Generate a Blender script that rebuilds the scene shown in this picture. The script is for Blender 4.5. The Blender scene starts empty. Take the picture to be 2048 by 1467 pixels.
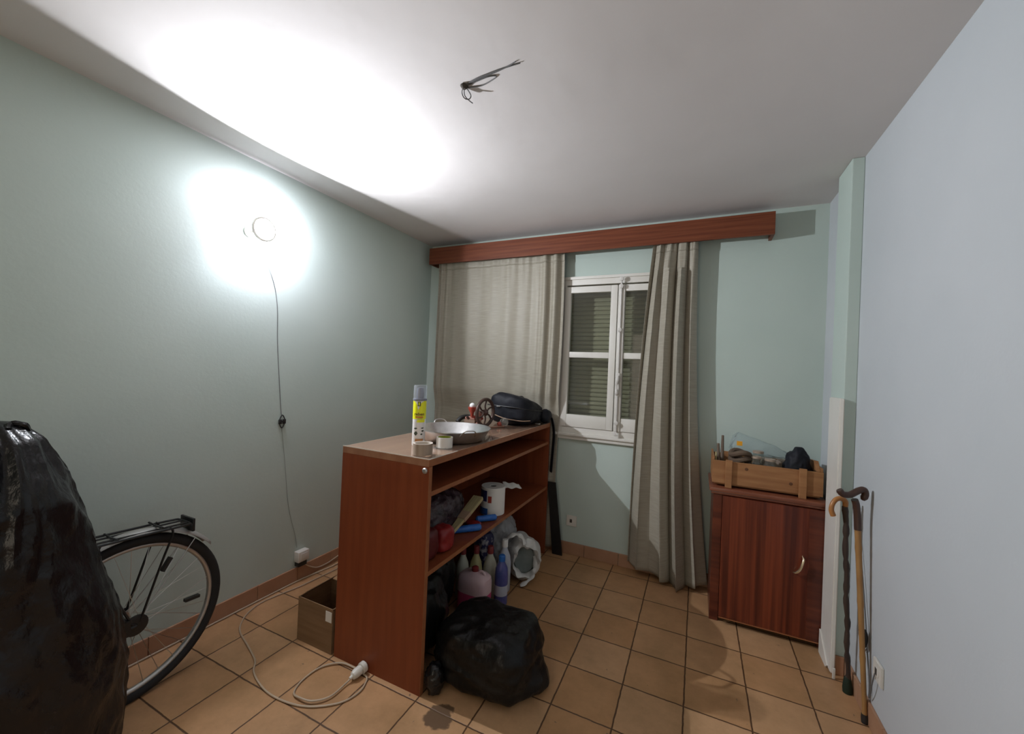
import bpy, bmesh, math, random
from mathutils import Vector, Matrix, noise
from math import sin, cos, pi, radians, sqrt, atan2

random.seed(7)
sc = bpy.context.scene
COL = sc.collection

# ------------------------------------------------------------------ camera
RW, RH, FPX = 2048, 1467, 798.64
YAW, PITCH, ROLL = 0.43609, 0.00598, 0.04243
CAMZ = 1.4038
def make_camera():
    fw = Vector((-sin(YAW)*cos(PITCH), cos(YAW)*cos(PITCH), sin(PITCH)))
    r0 = Vector((cos(YAW), sin(YAW), 0)); u0 = r0.cross(fw)
    r = cos(ROLL)*r0 + sin(ROLL)*u0
    u = -sin(ROLL)*r0 + cos(ROLL)*u0
    m = Matrix(((r.x, u.x, -fw.x, 0), (r.y, u.y, -fw.y, 0), (r.z, u.z, -fw.z, CAMZ), (0, 0, 0, 1)))
    cd = bpy.data.cameras.new('camera'); cd.sensor_fit = 'HORIZONTAL'; cd.sensor_width = 36
    cd.lens = 36*FPX/RW; cd.clip_start = 0.02
    co = bpy.data.objects.new('camera', cd); COL.objects.link(co); co.matrix_world = m
    sc.camera = co
make_camera()

# ------------------------------------------------------------------ colour management, world, lights
vs = sc.view_settings
sc.display_settings.display_device = 'sRGB'
vs.view_transform = 'Standard'; vs.look = 'None'; vs.gamma = 1.0; vs.use_curve_mapping = False
vs.exposure = 0.0

w = bpy.data.worlds.new('night'); sc.world = w; w.use_nodes = True
w.node_tree.nodes['Background'].inputs[0].default_value = (0.10, 0.12, 0.16, 1)
w.node_tree.nodes['Background'].inputs[1].default_value = 0.2

LAMP = Vector((-2.13, 1.37, 2.10))
BEAM_W, GLOW_W, FILL_W = 44, 36.0, 11.0
def light(name, kind, loc, power, color, **k):
    ld = bpy.data.lights.new(name, kind); ld.energy = power; ld.color = color
    for a, b in k.items(): setattr(ld, a, b)
    o = bpy.data.objects.new(name, ld); COL.objects.link(o); o.location = loc
    return o
# added unseen fill behind the camera, lifts the room's ambient level
fill = light('fill_light', 'AREA', (-0.7, -1.72, 1.15), FILL_W, (1.0, 0.86, 0.68), shape='RECTANGLE', size=0.85, size_y=2.0)
fill.rotation_euler = (radians(90), 0, 0)

# ------------------------------------------------------------------ room constants
XL, XR, YB, YF, H = -2.2736, 0.698, 3.0212, -1.8, 2.5062
TS, TX, TY = 0.2543, -0.7678, 2.6479
BBH = 0.09

# ------------------------------------------------------------------ materials
def nd(nt, t, **k):
    n = nt.nodes.new(t)
    for a, b in k.items():
        if a in n.bl_rna.properties: setattr(n, a, b)
        else: n.inputs[a].default_value = b
    return n
def lin(c):
    return tuple((x/12.92 if x <= .04045 else ((x+.055)/1.055)**2.4) for x in [v/255 for v in c])
def mat(name, c, rough=.6, metal=0, c2=None, scale=(8, 8, 8), detail=4, bump=0, bscale=None, bdist=.002,
        trans=0, ior=1.45, alpha=1, spec=.5, coat=0, emit=None, estr=0, lo=.35, hi=.65, sheen=0):
    """c, c2 are linear colours; c2 gives noise-driven variation of the material itself"""
    m = bpy.data.materials.new(name); m.use_nodes = True; nt = m.node_tree
    b = nt.nodes['Principled BSDF']
    b.inputs['Base Color'].default_value = (*c, 1); b.inputs['Roughness'].default_value = rough
    b.inputs['Metallic'].default_value = metal; b.inputs['IOR'].default_value = ior
    b.inputs['Transmission Weight'].default_value = trans; b.inputs['Alpha'].default_value = alpha
    b.inputs['Specular IOR Level'].default_value = spec; b.inputs['Coat Weight'].default_value = coat
    b.inputs['Coat Roughness'].default_value = .12
    if sheen: b.inputs['Sheen Weight'].default_value = sheen
    if emit: b.inputs['Emission Color'].default_value = (*emit, 1); b.inputs['Emission Strength'].default_value = estr
    tc = nd(nt, 'ShaderNodeTexCoord')
    if c2 is not None:
        mp = nd(nt, 'ShaderNodeMapping'); mp.inputs['Scale'].default_value = scale
        nt.links.new(tc.outputs['Object'], mp.inputs[0])
        n = nd(nt, 'ShaderNodeTexNoise'); n.inputs['Scale'].default_value = 1; n.inputs['Detail'].default_value = detail
        nt.links.new(mp.outputs[0], n.inputs[0])
        r = nd(nt, 'ShaderNodeValToRGB'); r.color_ramp.elements[0].position = lo; r.color_ramp.elements[1].position = hi
        r.color_ramp.elements[0].color = (*c, 1); r.color_ramp.elements[1].color = (*c2, 1)
        nt.links.new(n.outputs[0], r.inputs[0]); nt.links.new(r.outputs[0], b.inputs['Base Color'])
    if bump:
        mp2 = nd(nt, 'ShaderNodeMapping'); mp2.inputs['Scale'].default_value = bscale or scale
        nt.links.new(tc.outputs['Object'], mp2.inputs[0])
        n2 = nd(nt, 'ShaderNodeTexNoise'); n2.inputs['Scale'].default_value = 1; n2.inputs['Detail'].default_value = 5
        nt.links.new(mp2.outputs[0], n2.inputs[0])
        bp = nd(nt, 'ShaderNodeBump'); bp.inputs['Strength'].default_value = bump; bp.inputs['Distance'].default_value = bdist
        nt.links.new(n2.outputs[0], bp.inputs['Height']); nt.links.new(bp.outputs[0], b.inputs['Normal'])
    return m

def thin_glass(name, tint, rough=.05, ior=1.45, haze=0, haze_col=(.6, .6, .6)):
    """thin clear sheet: lets light straight through, mirrors by Fresnel, optional milky haze"""
    m = bpy.data.materials.new(name); m.use_nodes = True; nt = m.node_tree
    nt.nodes.remove(nt.nodes['Principled BSDF']); out = nt.nodes['Material Output']
    t = nd(nt, 'ShaderNodeBsdfTransparent'); t.inputs[0].default_value = (*tint, 1)
    g = nd(nt, 'ShaderNodeBsdfGlossy'); g.inputs['Roughness'].default_value = rough
    f = nd(nt, 'ShaderNodeFresnel'); f.inputs['IOR'].default_value = ior
    last = t.outputs[0]
    if haze:
        d = nd(nt, 'ShaderNodeBsdfDiffuse'); d.inputs[0].default_value = (*haze_col, 1)
        a = nd(nt, 'ShaderNodeMixShader'); a.inputs[0].default_value = haze
        nt.links.new(last, a.inputs[1]); nt.links.new(d.outputs[0], a.inputs[2]); last = a.outputs[0]
    ge = nd(nt, 'ShaderNodeNewGeometry'); iv = nd(nt, 'ShaderNodeMath', operation='SUBTRACT'); iv.inputs[0].default_value = 1
    nt.links.new(ge.outputs['Backfacing'], iv.inputs[1])
    mu = nd(nt, 'ShaderNodeMath', operation='MULTIPLY'); nt.links.new(f.outputs[0], mu.inputs[0]); nt.links.new(iv.outputs[0], mu.inputs[1])
    x = nd(nt, 'ShaderNodeMixShader'); nt.links.new(mu.outputs[0], x.inputs[0])
    nt.links.new(last, x.inputs[1]); nt.links.new(g.outputs[0], x.inputs[2]); nt.links.new(x.outputs[0], out.inputs[0])
    return m

def floor_material():
    m = bpy.data.materials.new('floor_tiles'); m.use_nodes = True; nt = m.node_tree; L = nt.links
    b = nt.nodes['Principled BSDF']; b.inputs['Roughness'].default_value = .42; b.inputs['Specular IOR Level'].default_value = .35
    tc = nd(nt, 'ShaderNodeTexCoord'); mp = nd(nt, 'ShaderNodeMapping')
    mp.inputs['Location'].default_value = (-TX+10*TS-.0025, -TY+20*TS-.0025, 0)
    L.new(tc.outputs['Object'], mp.inputs[0])
    # slight wobble of the joints
    br = nd(nt, 'ShaderNodeTexBrick'); br.offset = 0; br.squash = 1
    br.inputs['Scale'].default_value = 1; br.inputs['Brick Width'].default_value = TS; br.inputs['Row Height'].default_value = TS
    br.inputs['Mortar Size'].default_value = .0042; br.inputs['Mortar Smooth'].default_value = .5; br.inputs['Bias'].default_value = 0
    br.inputs['Color1'].default_value = (.44, .240, .112, 1); br.inputs['Color2'].default_value = (.53, .320, .175, 1)
    br.inputs['Mortar'].default_value = (.10, .050, .025, 1)
    wn = nd(nt, 'ShaderNodeTexNoise'); wn.inputs['Scale'].default_value = 28; L.new(mp.outputs[0], wn.inputs[0])
    wa = nd(nt, 'ShaderNodeVectorMath', operation='MULTIPLY_ADD'); L.new(wn.outputs['Color'], wa.inputs[0])
    wa.inputs[1].default_value = (.005, .005, 0); L.new(mp.outputs[0], wa.inputs[2])
    L.new(wa.outputs[0], br.inputs[0])
    n = nd(nt, 'ShaderNodeTexNoise'); n.inputs['Scale'].default_value = 3.2; n.inputs['Detail'].default_value = 12; n.inputs['Roughness'].default_value = .72
    L.new(mp.outputs[0], n.inputs[0])
    r = nd(nt, 'ShaderNodeValToRGB'); r.color_ramp.elements[0].position = .3; r.color_ramp.elements[1].position = .7
    r.color_ramp.elements[0].color = (.66, .65, .58, 1); r.color_ramp.elements[1].color = (1.10, 1.08, 1.06, 1)
    L.new(n.outputs[0], r.inputs[0])
    mx = nd(nt, 'ShaderNodeMix', data_type='RGBA', blend_type='MULTIPLY'); mx.inputs[0].default_value = 1
    L.new(br.outputs['Color'], mx.inputs[6]); L.new(r.outputs[0], mx.inputs[7])
    # grey-green grime in the middle of the room and small specks
    n2 = nd(nt, 'ShaderNodeTexNoise'); n2.inputs['Scale'].default_value = 42; n2.inputs['Detail'].default_value = 3
    L.new(tc.outputs['Object'], n2.inputs[0])
    r2 = nd(nt, 'ShaderNodeValToRGB'); r2.color_ramp.elements[0].position = .70; r2.color_ramp.elements[1].position = .78
    L.new(n2.outputs[0], r2.inputs[0])
    mx2 = nd(nt, 'ShaderNodeMix', data_type='RGBA', blend_type='MIX'); L.new(r2.outputs[0], mx2.inputs[0])
    L.new(mx.outputs[2], mx2.inputs[6]); mx2.inputs[7].default_value = (.16, .10, .065, 1)
    # one dark ragged patch beside the bookcase end
    mp3 = nd(nt, 'ShaderNodeMapping'); mp3.inputs['Location'].default_value = (.890, -1.360, 0)
    L.new(tc.outputs['Object'], mp3.inputs[0])
    n3 = nd(nt, 'ShaderNodeTexNoise'); n3.inputs['Scale'].default_value = 16; n3.inputs['Detail'].default_value = 4
    L.new(tc.outputs['Object'], n3.inputs[0])
    ln = nd(nt, 'ShaderNodeVectorMath', operation='LENGTH'); L.new(mp3.outputs[0], ln.inputs[0])
    ma = nd(nt, 'ShaderNodeMath', operation='MULTIPLY_ADD'); L.new(n3.outputs[0], ma.inputs[0]); ma.inputs[1].default_value = .12
    L.new(ln.outputs['Value'], ma.inputs[2])
    r3 = nd(nt, 'ShaderNodeValToRGB'); r3.color_ramp.elements[0].position = .115; r3.color_ramp.elements[1].position = .125
    r3.color_ramp.elements[0].color = (1, 1, 1, 1); r3.color_ramp.elements[1].color = (0, 0, 0, 1)
    L.new(ma.outputs[0], r3.inputs[0])
    mx3 = nd(nt, 'ShaderNodeMix', data_type='RGBA', blend_type='MIX'); L.new(r3.outputs[0], mx3.inputs[0])
    L.new(mx2.outputs[2], mx3.inputs[6]); mx3.inputs[7].default_value = (.13, .075, .04, 1)
    L.new(mx3.outputs[2], b.inputs['Base Color'])
    bp = nd(nt, 'ShaderNodeBump'); bp.inputs['Strength'].default_value = .5; bp.inputs['Distance'].default_value = .002
    inv = nd(nt, 'ShaderNodeMath', operation='SUBTRACT'); inv.inputs[0].default_value = 1; L.new(br.outputs['Fac'], inv.inputs[1])
    L.new(inv.outputs[0], bp.inputs['Height']); L.new(bp.outputs[0], b.inputs['Normal'])
    return m

M = {}
M['wall'] = mat('mint_wall_paint', (.465, .555, .505), .75, c2=(.505, .59, .54), scale=(1.3, 1.3, 1.3), bump=.25, bscale=(60, 60, 60), bdist=.002)
M['right_wall'] = mat('pale_blue_wall_paint', (.49, .525, .545), .7, c2=(.53, .56, .58), scale=(1.3, 1.3, 1.3), bump=.25, bscale=(60, 60, 60), bdist=.002)
M['ceil'] = mat('ceiling_paint', (.66, .63, .615), .85, c2=(.70, .67, .655), scale=(1.5, 1.5, 1.5), bump=.5, bscale=(3, 3, 3), bdist=.01)
M['floor'] = floor_material()
M['base'] = mat('skirting_tile', (.36, .19, .11), .5, c2=(.42, .24, .145), scale=(6, 6, 6))
M['white_paint'] = mat('white_gloss_paint', (.66, .64, .58), .45, c2=(.72, .70, .65), scale=(5, 5, 3), bump=.15, bscale=(30, 30, 30))
M['joint'] = mat('dark_joint', (.06, .05, .04), .9)
M['slat'] = mat('shutter_plastic', (.33, .31, .215), .6, c2=(.30, .28, .19), scale=(2, 2, 2))
M['glass'] = thin_glass('window_glass', (.90, .92, .89), .04, haze=.05, haze_col=(.5, .5, .45))
M['iron_white'] = mat('painted_iron', (.62, .60, .56), .4, c2=(.45, .43, .40), scale=(40, 40, 40), lo=.55, hi=.8)
M['pelmet'] = mat('pelmet_wood', (.120, .032, .014), .45, spec=.3, c2=(.185, .055, .024), scale=(2, 30, 60), bump=.1)
M['curtain'] = mat('curtain_weave', (.31, .285, .225), .5, c2=(.38, .35, .285), scale=(10, 10, 260), bump=.35, bscale=(120, 120, 420), bdist=.001)
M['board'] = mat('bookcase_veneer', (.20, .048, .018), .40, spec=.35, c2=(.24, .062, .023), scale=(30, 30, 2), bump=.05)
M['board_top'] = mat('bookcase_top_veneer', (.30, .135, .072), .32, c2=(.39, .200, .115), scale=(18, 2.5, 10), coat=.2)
M['edge'] = mat('edge_banding', (.33, .125, .050), .45, c2=(.28, .10, .04), scale=(3, 30, 30))
M['glassplate'] = thin_glass('clear_glass_sheet', (.96, .98, .97), .06, haze=.04)
M['mahog'] = mat('mahogany_veneer', (.075, .013, .006), .33, c2=(.20, .040, .015), scale=(42, 3, .9), detail=6, lo=.38, hi=.66, coat=.15)
M['mahog_h'] = mat('mahogany_crossgrain', (.07, .014, .007), .35, c2=(.15, .034, .015), scale=(2, 3, 28), detail=5, lo=.38, hi=.66, coat=.15)
M['mahog_top'] = mat('mahogany_top', (.17, .050, .026), .35, c2=(.24, .08, .04), scale=(3, 30, 60), coat=.2)
M['pine'] = mat('rough_pine', (.27, .120, .045), .7, c2=(.36, .175, .070), scale=(4, 30, 40), bump=.3)
M['knot'] = mat('pine_knot', (.12, .05, .02), .7)
M['brass'] = mat('brass', (.75, .62, .42), .25, .9)
M['steel'] = mat('brushed_steel', (.72, .72, .72), .28, 1, c2=(.62, .62, .62), scale=(30, 30, 30))
M['chrome'] = mat('worn_chrome', (.65, .65, .62), .3, 1)
M['rubber'] = mat('tyre_rubber', (.018, .018, .018), .75, bump=.4, bscale=(160, 160, 160))
M['blackpaint'] = mat('black_enamel', (.015, .016, .016), .35)
M['alu'] = mat('dull_aluminium', (.5, .5, .48), .4, .8)
M['fender'] = mat('grey_mudguard', (.42, .42, .40), .4, .3)
M['blackbag'] = mat('black_polythene', (.008, .008, .009), .24, c2=(.014, .014, .015), scale=(5, 5, 5), bump=.6, bscale=(26, 26, 16), bdist=.012, spec=.45)
M['darkbag'] = mat('black_bin_liner', (.007, .007, .007), .34, spec=.3, c2=(.011, .011, .011), scale=(6, 6, 6), bump=.6, bscale=(20, 20, 8), bdist=.012)
M['blackcloth'] = mat('black_nylon', (.006, .007, .011), .6, spec=.3, bump=.5, bscale=(40, 40, 40), c2=(.010, .011, .017), scale=(10, 10, 10))
M['whitebag'] = mat('white_carrier_plastic', (.62, .62, .60), .4, bump=.5, bscale=(30, 30, 30), bdist=.006, c2=(.72, .72, .70), scale=(8, 8, 8))
M['greybag'] = mat('grey_translucent_plastic', (.30, .30, .31), .35, bump=.6, bscale=(30, 30, 30), bdist=.008, c2=(.42, .42, .43), scale=(12, 12, 12))
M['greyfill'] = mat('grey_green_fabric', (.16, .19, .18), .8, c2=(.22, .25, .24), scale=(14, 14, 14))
M['card'] = mat('cardboard', (.19, .112, .055), .85, c2=(.24, .148, .078), scale=(4, 4, 40))
M['paper'] = mat('white_paper', (.75, .74, .70), .8, bump=.1, bscale=(80, 80, 80))
M['whiteplastic'] = mat('white_plastic', (.66, .64, .58), .4)
M['cable'] = mat('cream_cable', (.45, .35, .25), .5)
M['greycable'] = mat('grey_cable', (.13, .13, .13), .5)
M['wallcable'] = mat('wall_coloured_cable', (.36, .40, .37), .7)
M['dark'] = mat('black_plastic', (.02, .02, .02), .4)
M['brown_tape'] = mat('brown_tape', (.33, .25, .19), .35, c2=(.38, .30, .23), scale=(60, 60, 1))
M['white_tape'] = mat('white_tape', (.76, .74, .68), .35)
M['yellowgreen'] = mat('lime_cardboard', (.32, .38, .02), .7)
M['cream_side'] = mat('tape_side', (.62, .56, .49), .5)
M['label_white'] = mat('label_white', (.78, .78, .77), .3)
M['label_yellow'] = mat('label_yellow', (.80, .82, .02), .3)
M['label_brown'] = mat('label_brown', (.15, .06, .02), .4)
M['label_red'] = mat('label_red', (.50, .08, .03), .4)
M['label_dark'] = mat('label_dark', (.05, .06, .04), .4)
M['label_orange'] = mat('label_orange', (.45, .20, .07), .4)
M['clearcap'] = thin_glass('clear_cap', (.88, .91, .94), .10, haze=.22, haze_col=(.75, .78, .82))
M['nozzle'] = mat('grey_nozzle', (.20, .21, .26), .4)
M['castiron'] = mat('brown_cast_iron', (.050, .028, .022), .4, .3, c2=(.085, .050, .040), scale=(30, 30, 30))
M['redpaint'] = mat('red_enamel', (.36, .05, .03), .4)
M['pinkwood'] = mat('faded_red_wood', (.36, .17, .13), .6)
M['brownblock'] = mat('brown_wood_block', (.20, .13, .09), .6)
M['clearglass'] = thin_glass('clear_bulb_glass', (.93, .92, .90), .04, haze=.18, haze_col=(.7, .66, .6))
M['tan'] = mat('tan_strap', (.36, .24, .16), .6)
M['stick'] = mat('brown_stick', (.22, .11, .07), .6)
M['blue'] = mat('blue_foil', (.02, .11, .42), .35, c2=(.03, .16, .50), scale=(20, 20, 20))
M['navy'] = mat('navy_print', (.03, .035, .14), .4)
M['redpouch'] = mat('red_plastic_pouch', (.22, .015, .018), .3, c2=(.28, .02, .02), scale=(20, 20, 20), bump=.4, bscale=(40, 40, 40))
M['purple'] = mat('dark_crumpled_film', (.03, .018, .022), .25, c2=(.10, .07, .08), scale=(18, 18, 18), bump=.8, bscale=(40, 40, 40), bdist=.01)
M['bristle'] = mat('pale_bristles', (.45, .38, .20), .8, c2=(.34, .28, .14), scale=(200, 10, 10))
M['pinkliq'] = mat('pink_liquid', (.62, .07, .20), .25, c2=(.70, .10, .25), scale=(5, 5, 5), trans=.15)
M['jug'] = mat('milky_jug_plastic', (.60, .42, .46), .4, c2=(.66, .50, .52), scale=(8, 8, 8))
M['bottle_white'] = mat('pale_bottle_plastic', (.55, .55, .45), .35)
M['bottle_yellow'] = mat('yellowish_bottle_plastic', (.50, .46, .22), .35)
M['bottle_clear'] = mat('milky_blue_bottle', (.48, .52, .60), .3)
M['cap_red'] = mat('dark_red_cap', (.22, .03, .03), .4)
M['bluebottle'] = mat('blue_bottle', (.05, .07, .22), .3, c2=(.10, .10, .30), scale=(15, 15, 15))
M['cane_black'] = mat('dark_knobbly_wood', (.035, .024, .020), .45, c2=(.06, .04, .03), scale=(30, 30, 8), bump=.4, bscale=(60, 60, 20))
M['cane_brown'] = mat('dark_brown_varnish', (.06, .030, .022), .3)
M['cane_yellow'] = mat('golden_cane', (.36, .20, .07), .4, c2=(.28, .14, .05), scale=(20, 20, 6))
M['cane_orange'] = mat('honey_varnished_wood', (.40, .17, .05), .3)
M['darkboard'] = mat('black_stained_board', (.008, .007, .007), .6)
M['orange_sticker'] = mat('orange_sticker', (.85, .38, .02), .5)
M['clearfilm'] = thin_glass('clear_plastic_film', (.92, .95, .96), .15, haze=.10, haze_col=(.7, .76, .76))
M['jar'] = thin_glass('jar_glass', (.86, .89, .87), .06, haze=.10, haze_col=(.5, .5, .46))
M['jarfill'] = mat('brown_jar_fill', (.13, .09, .06), .6, c2=(.24, .19, .14), scale=(40, 40, 40))
M['tool'] = mat('dark_tool_wood', (.12, .08, .05), .6)
M['rope'] = mat('brown_rope_coil', (.085, .055, .035), .8, c2=(.13, .09, .06), scale=(10, 10, 90))
M['lampglass'] = mat('lamp_diffuser', (.9, .9, .9), .5, emit=(.90, .94, 1.0), estr=6.0)

# ------------------------------------------------------------------ mesh helpers (all take world coordinates)
def bx(bm, lo, hi, bevel=0):
    x0, y0, z0 = lo; x1, y1, z1 = hi
    v = [bm.verts.new(p) for p in ((x0,y0,z0),(x1,y0,z0),(x1,y1,z0),(x0,y1,z0),(x0,y0,z1),(x1,y0,z1),(x1,y1,z1),(x0,y1,z1))]
    fs = [bm.faces.new([v[i] for i in f]) for f in ((0,3,2,1),(4,5,6,7),(0,1,5,4),(1,2,6,5),(2,3,7,6),(3,0,4,7))]
    if bevel:
        es = list({e for f in fs for e in f.edges})
        bmesh.ops.bevel(bm, geom=es, offset=bevel, segments=2, affect='EDGES', profile=.6)
    return bm
def box(lo, hi, bevel=0): return bx(bmesh.new(), lo, hi, bevel)
def frame_for(d):
    d = d.normalized(); a = Vector((0,0,1)) if abs(d.z) < .9 else Vector((1,0,0))
    u = d.cross(a).normalized(); return u, d.cross(u).normalized()
def loft(bm, rings, close=True, cap=True):
    vs_ = [[bm.verts.new(p) for p in r] for r in rings]; n = len(rings[0])
    for a, b in zip(vs_[:-1], vs_[1:]):
        for i in range(n if close else n-1):
            j = (i+1) % n
            bm.faces.new((a[i], a[j], b[j], b[i]))
    if cap and close:
        bm.faces.new(list(reversed(vs_[0]))); bm.faces.new(vs_[-1])
    return bm
def smooth_path(pts, n=6, closed=False):
    P = [Vector(p) for p in pts]; out = []
    m = len(P)
    for i in range(m if closed else m-1):
        if closed: a, b, c, d = P[(i-1) % m], P[i], P[(i+1) % m], P[(i+2) % m]
        else: a, b, c, d = P[max(i-1,0)], P[i], P[i+1], P[min(i+2,m-1)]
        for k in range(n):
            t = k/n; out.append(.5*((2*b)+(c-a)*t+(2*a-5*b+4*c-d)*t*t+(3*b-a-3*c+d)*t**3))
    if not closed: out.append(P[-1])
    return out
def tube(bm, pts, r, n=8, closed=False, flat=None):
    P = [Vector(p) for p in pts]; R = r if isinstance(r, (list, tuple)) else [r]*len(P)
    m = len(P); rings = []; u = None
    for i in range(m):
        d = (P[(i+1) % m]-P[(i-1) % m]) if closed else (P[min(i+1,m-1)]-P[max(i-1,0)])
        d.normalize()
        if u is None: u = frame_for(d)[0]
        u = (u-d*u.dot(d)).normalized(); v = d.cross(u)
        fl = flat or 1
        rings.append([P[i]+(u*cos(2*pi*k/n)+v*sin(2*pi*k/n)*fl)*R[i] for k in range(n)])
    if closed:
        # align seam
        best = min(range(n), key=lambda s: (rings[0][s]-rings[-1][0]).length)
        rings.append([rings[0][(k+best) % n] for k in range(n)])
        loft(bm, rings, cap=False)
        bmesh.ops.remove_doubles(bm, verts=bm.verts, dist=1e-6)
    else: loft(bm, rings)
    return bm
def tb(pts, r, n=8, **k): return tube(bmesh.new(), pts, r, n, **k)
def lathe(bm, prof, c, axis=(0,0,1), n=28, cap=True):
    """prof = [(radius, height along axis)]"""
    d = Vector(axis).normalized(); u, v = frame_for(d); c = Vector(c)
    rings = [[c+d*h+(u*cos(2*pi*k/n)+v*sin(2*pi*k/n))*max(r, 1e-4) for k in range(n)] for r, h in prof]
    return loft(bm, rings, cap=cap)
def lt(prof, c, axis=(0,0,1), n=28, cap=True): return lathe(bmesh.new(), prof, c, axis, n, cap)
def prism(bm, poly, d):
    """extrude a 3-D polygon by vector d"""
    d = Vector(d); a = [bm.verts.new(Vector(p)) for p in poly]; b = [bm.verts.new(Vector(p)+d) for p in poly]
    n = len(poly); bm.faces.new(a); bm.faces.new(list(reversed(b)))
    for i in range(n): bm.faces.new((a[i], b[i], b[(i+1) % n], a[(i+1) % n]))
    return bm
def ball(c, r, n=16, sc_=(1,1,1)):
    bm = bmesh.new(); bmesh.ops.create_uvsphere(bm, u_segments=n*2, v_segments=n, radius=1)
    for v in bm.verts: v.co = Vector((c[0]+v.co.x*r*sc_[0], c[1]+v.co.y*r*sc_[1], c[2]+v.co.z*r*sc_[2]))
    return bm
def obj(name, bm, m, parent=None, smooth=True, label=None):
    bmesh.ops.recalc_face_normals(bm, faces=bm.faces)
    me = bpy.data.meshes.new(name)
    root = parent
    while root is not None and root.parent is not None: root = root.parent
    if root is not None:
        off = root.location
        for v in bm.verts: v.co -= off
    bm.to_mesh(me); bm.free()
    mats = m if isinstance(m, list) else [m]
    for q in mats: me.materials.append(q)
    if smooth:
        for p in me.polygons: p.use_smooth = True
        me.set_sharp_from_angle(angle=radians(38))
    o = bpy.data.objects.new(name, me); COL.objects.link(o)
    if parent is not None: o.parent = parent
    if label: o['label'] = label
    return o
def tag(o, label, cat, group=None, kind=None):
    o['label'] = label; o['category'] = cat
    if group: o['group'] = group
    if kind: o['kind'] = kind
    return o
def thing(name, label, cat, loc=(0,0,0), group=None):
    o = bpy.data.objects.new(name, None); COL.objects.link(o); o.location = loc; o.empty_display_size = .05
    return tag(o, label, cat, group)
def single(name, bm, m, label, cat, group=None, smooth=True):
    """a thing that is one mesh; its origin is put at its base"""
    xs = [v.co.x for v in bm.verts]; ys = [v.co.y for v in bm.verts]; z0 = min(v.co.z for v in bm.verts)
    c = Vector(((min(xs)+max(xs))/2, (min(ys)+max(ys))/2, z0))
    for v in bm.verts: v.co -= c
    o = obj(name, bm, m, None, smooth); o.location = c
    return tag(o, label, cat, group)
def struct(name, bm, m, parent=None, smooth=False, label=None):
    o = obj(name, bm, m, parent, smooth, label)
    if parent is None: o['kind'] = 'structure'
    return o

# ------------------------------------------------------------------ room shell
struct('floor', box((XL-.2, YF-.2, -.1), (XR+.2, YB+.3, 0)), M['floor'])
# ceiling: nearly flat plaster that sags and rises a little
def ceil_z(x, y):
    edge = min(max(min(x-XL, XR-x, YB-y), 0), .5)/.5
    return H+.018*edge*noise.noise(Vector((x*1.1, y*1.1, 3.3)))
def ceiling_bm():
    bm = bmesh.new(); nx, ny = 40, 60; g = []
    for j in range(ny+1):
        row = []
        for i in range(nx+1):
            x = XL-.1+(XR+.2-XL)*i/nx; y = YF-.1+(YB+.2-YF)*j/ny
            z = ceil_z(x, y)
            row.append(bm.verts.new((x, y, z)))
        g.append(row)
    for j in range(ny):
        for i in range(nx): bm.faces.new((g[j][i], g[j][i+1], g[j+1][i+1], g[j+1][i]))
    r = bmesh.ops.extrude_face_region(bm, geom=bm.faces[:])
    for v in [e for e in r['geom'] if isinstance(e, bmesh.types.BMVert)]: v.co.z = H+.12
    return bm
struct('ceiling', ceiling_bm(), M['ceil'], smooth=True)
struct('wall_left', box((XL-.2, YF-.2, 0), (XL, YB+.3, H)), M['wall'])
struct('wall_right', box((XR, YF-.2, 0), (XR+.2, YB+.3, H)), M['right_wall'])
WX0, WX1, WZ0, WZ1 = -.985, -.095, .935, 2.115      # window opening
bm = bmesh.new()
bx(bm, (XL, YB, 0), (WX0, YB+.28, H)); bx(bm, (WX1, YB, 0), (XR, YB+.28, H))
bx(bm, (WX0, YB, 0), (WX1, YB+.28, WZ0)); bx(bm, (WX0, YB, WZ1), (WX1, YB+.28, H))
struct('wall_back', bm, M['wall'])
# wall behind the camera with an open doorway
bm = bmesh.new()
bx(bm, (XL, YF-.15, 0), (-1.15, YF, H)); bx(bm, (-.25, YF-.15, 0), (XR, YF, H)); bx(bm, (-1.15, YF-.15, 2.15), (-.25, YF, H))
struct('wall_front', bm, M['wall'])
# small column in the right-hand corner
struct('wall_column', box((.648, 2.45, 0), (XR, 2.66, H-.001), .004), M['wall'])
# skirting
def skirting(name, segs):
    bm = bmesh.new()
    for lo, hi in segs: bx(bm, lo, hi, .003)
    struct(name, bm, M['base'])
def tiles_x(x0, x1, y0, y1):
    out = []; x = x0
    while x < x1-.001:
        e = min(x+TS, x1); out.append(((x+.001, y0, 0), (e-.001, y1, BBH))); x = e
    return out
def tiles_y(y0, y1, x0, x1):
    out = []; y = y0
    while y < y1-.001:
        e = min(y+TS, y1); out.append(((x0, y+.001, 0), (x1, e-.001, BBH))); y = e
    return out
skirting('baseboard_back', tiles_x(XL+.012, XR, YB-.011, YB))
skirting('baseboard_left', tiles_y(YF, YB, XL, XL+.011))
skirting('baseboard_right', tiles_y(YF, 2.45, XR-.011, XR))
skirting('baseboard_column', tiles_x(.648, XR-.012, 2.439, 2.45)+tiles_y(2.66, YB-.012, XR-.011, XR))

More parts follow.
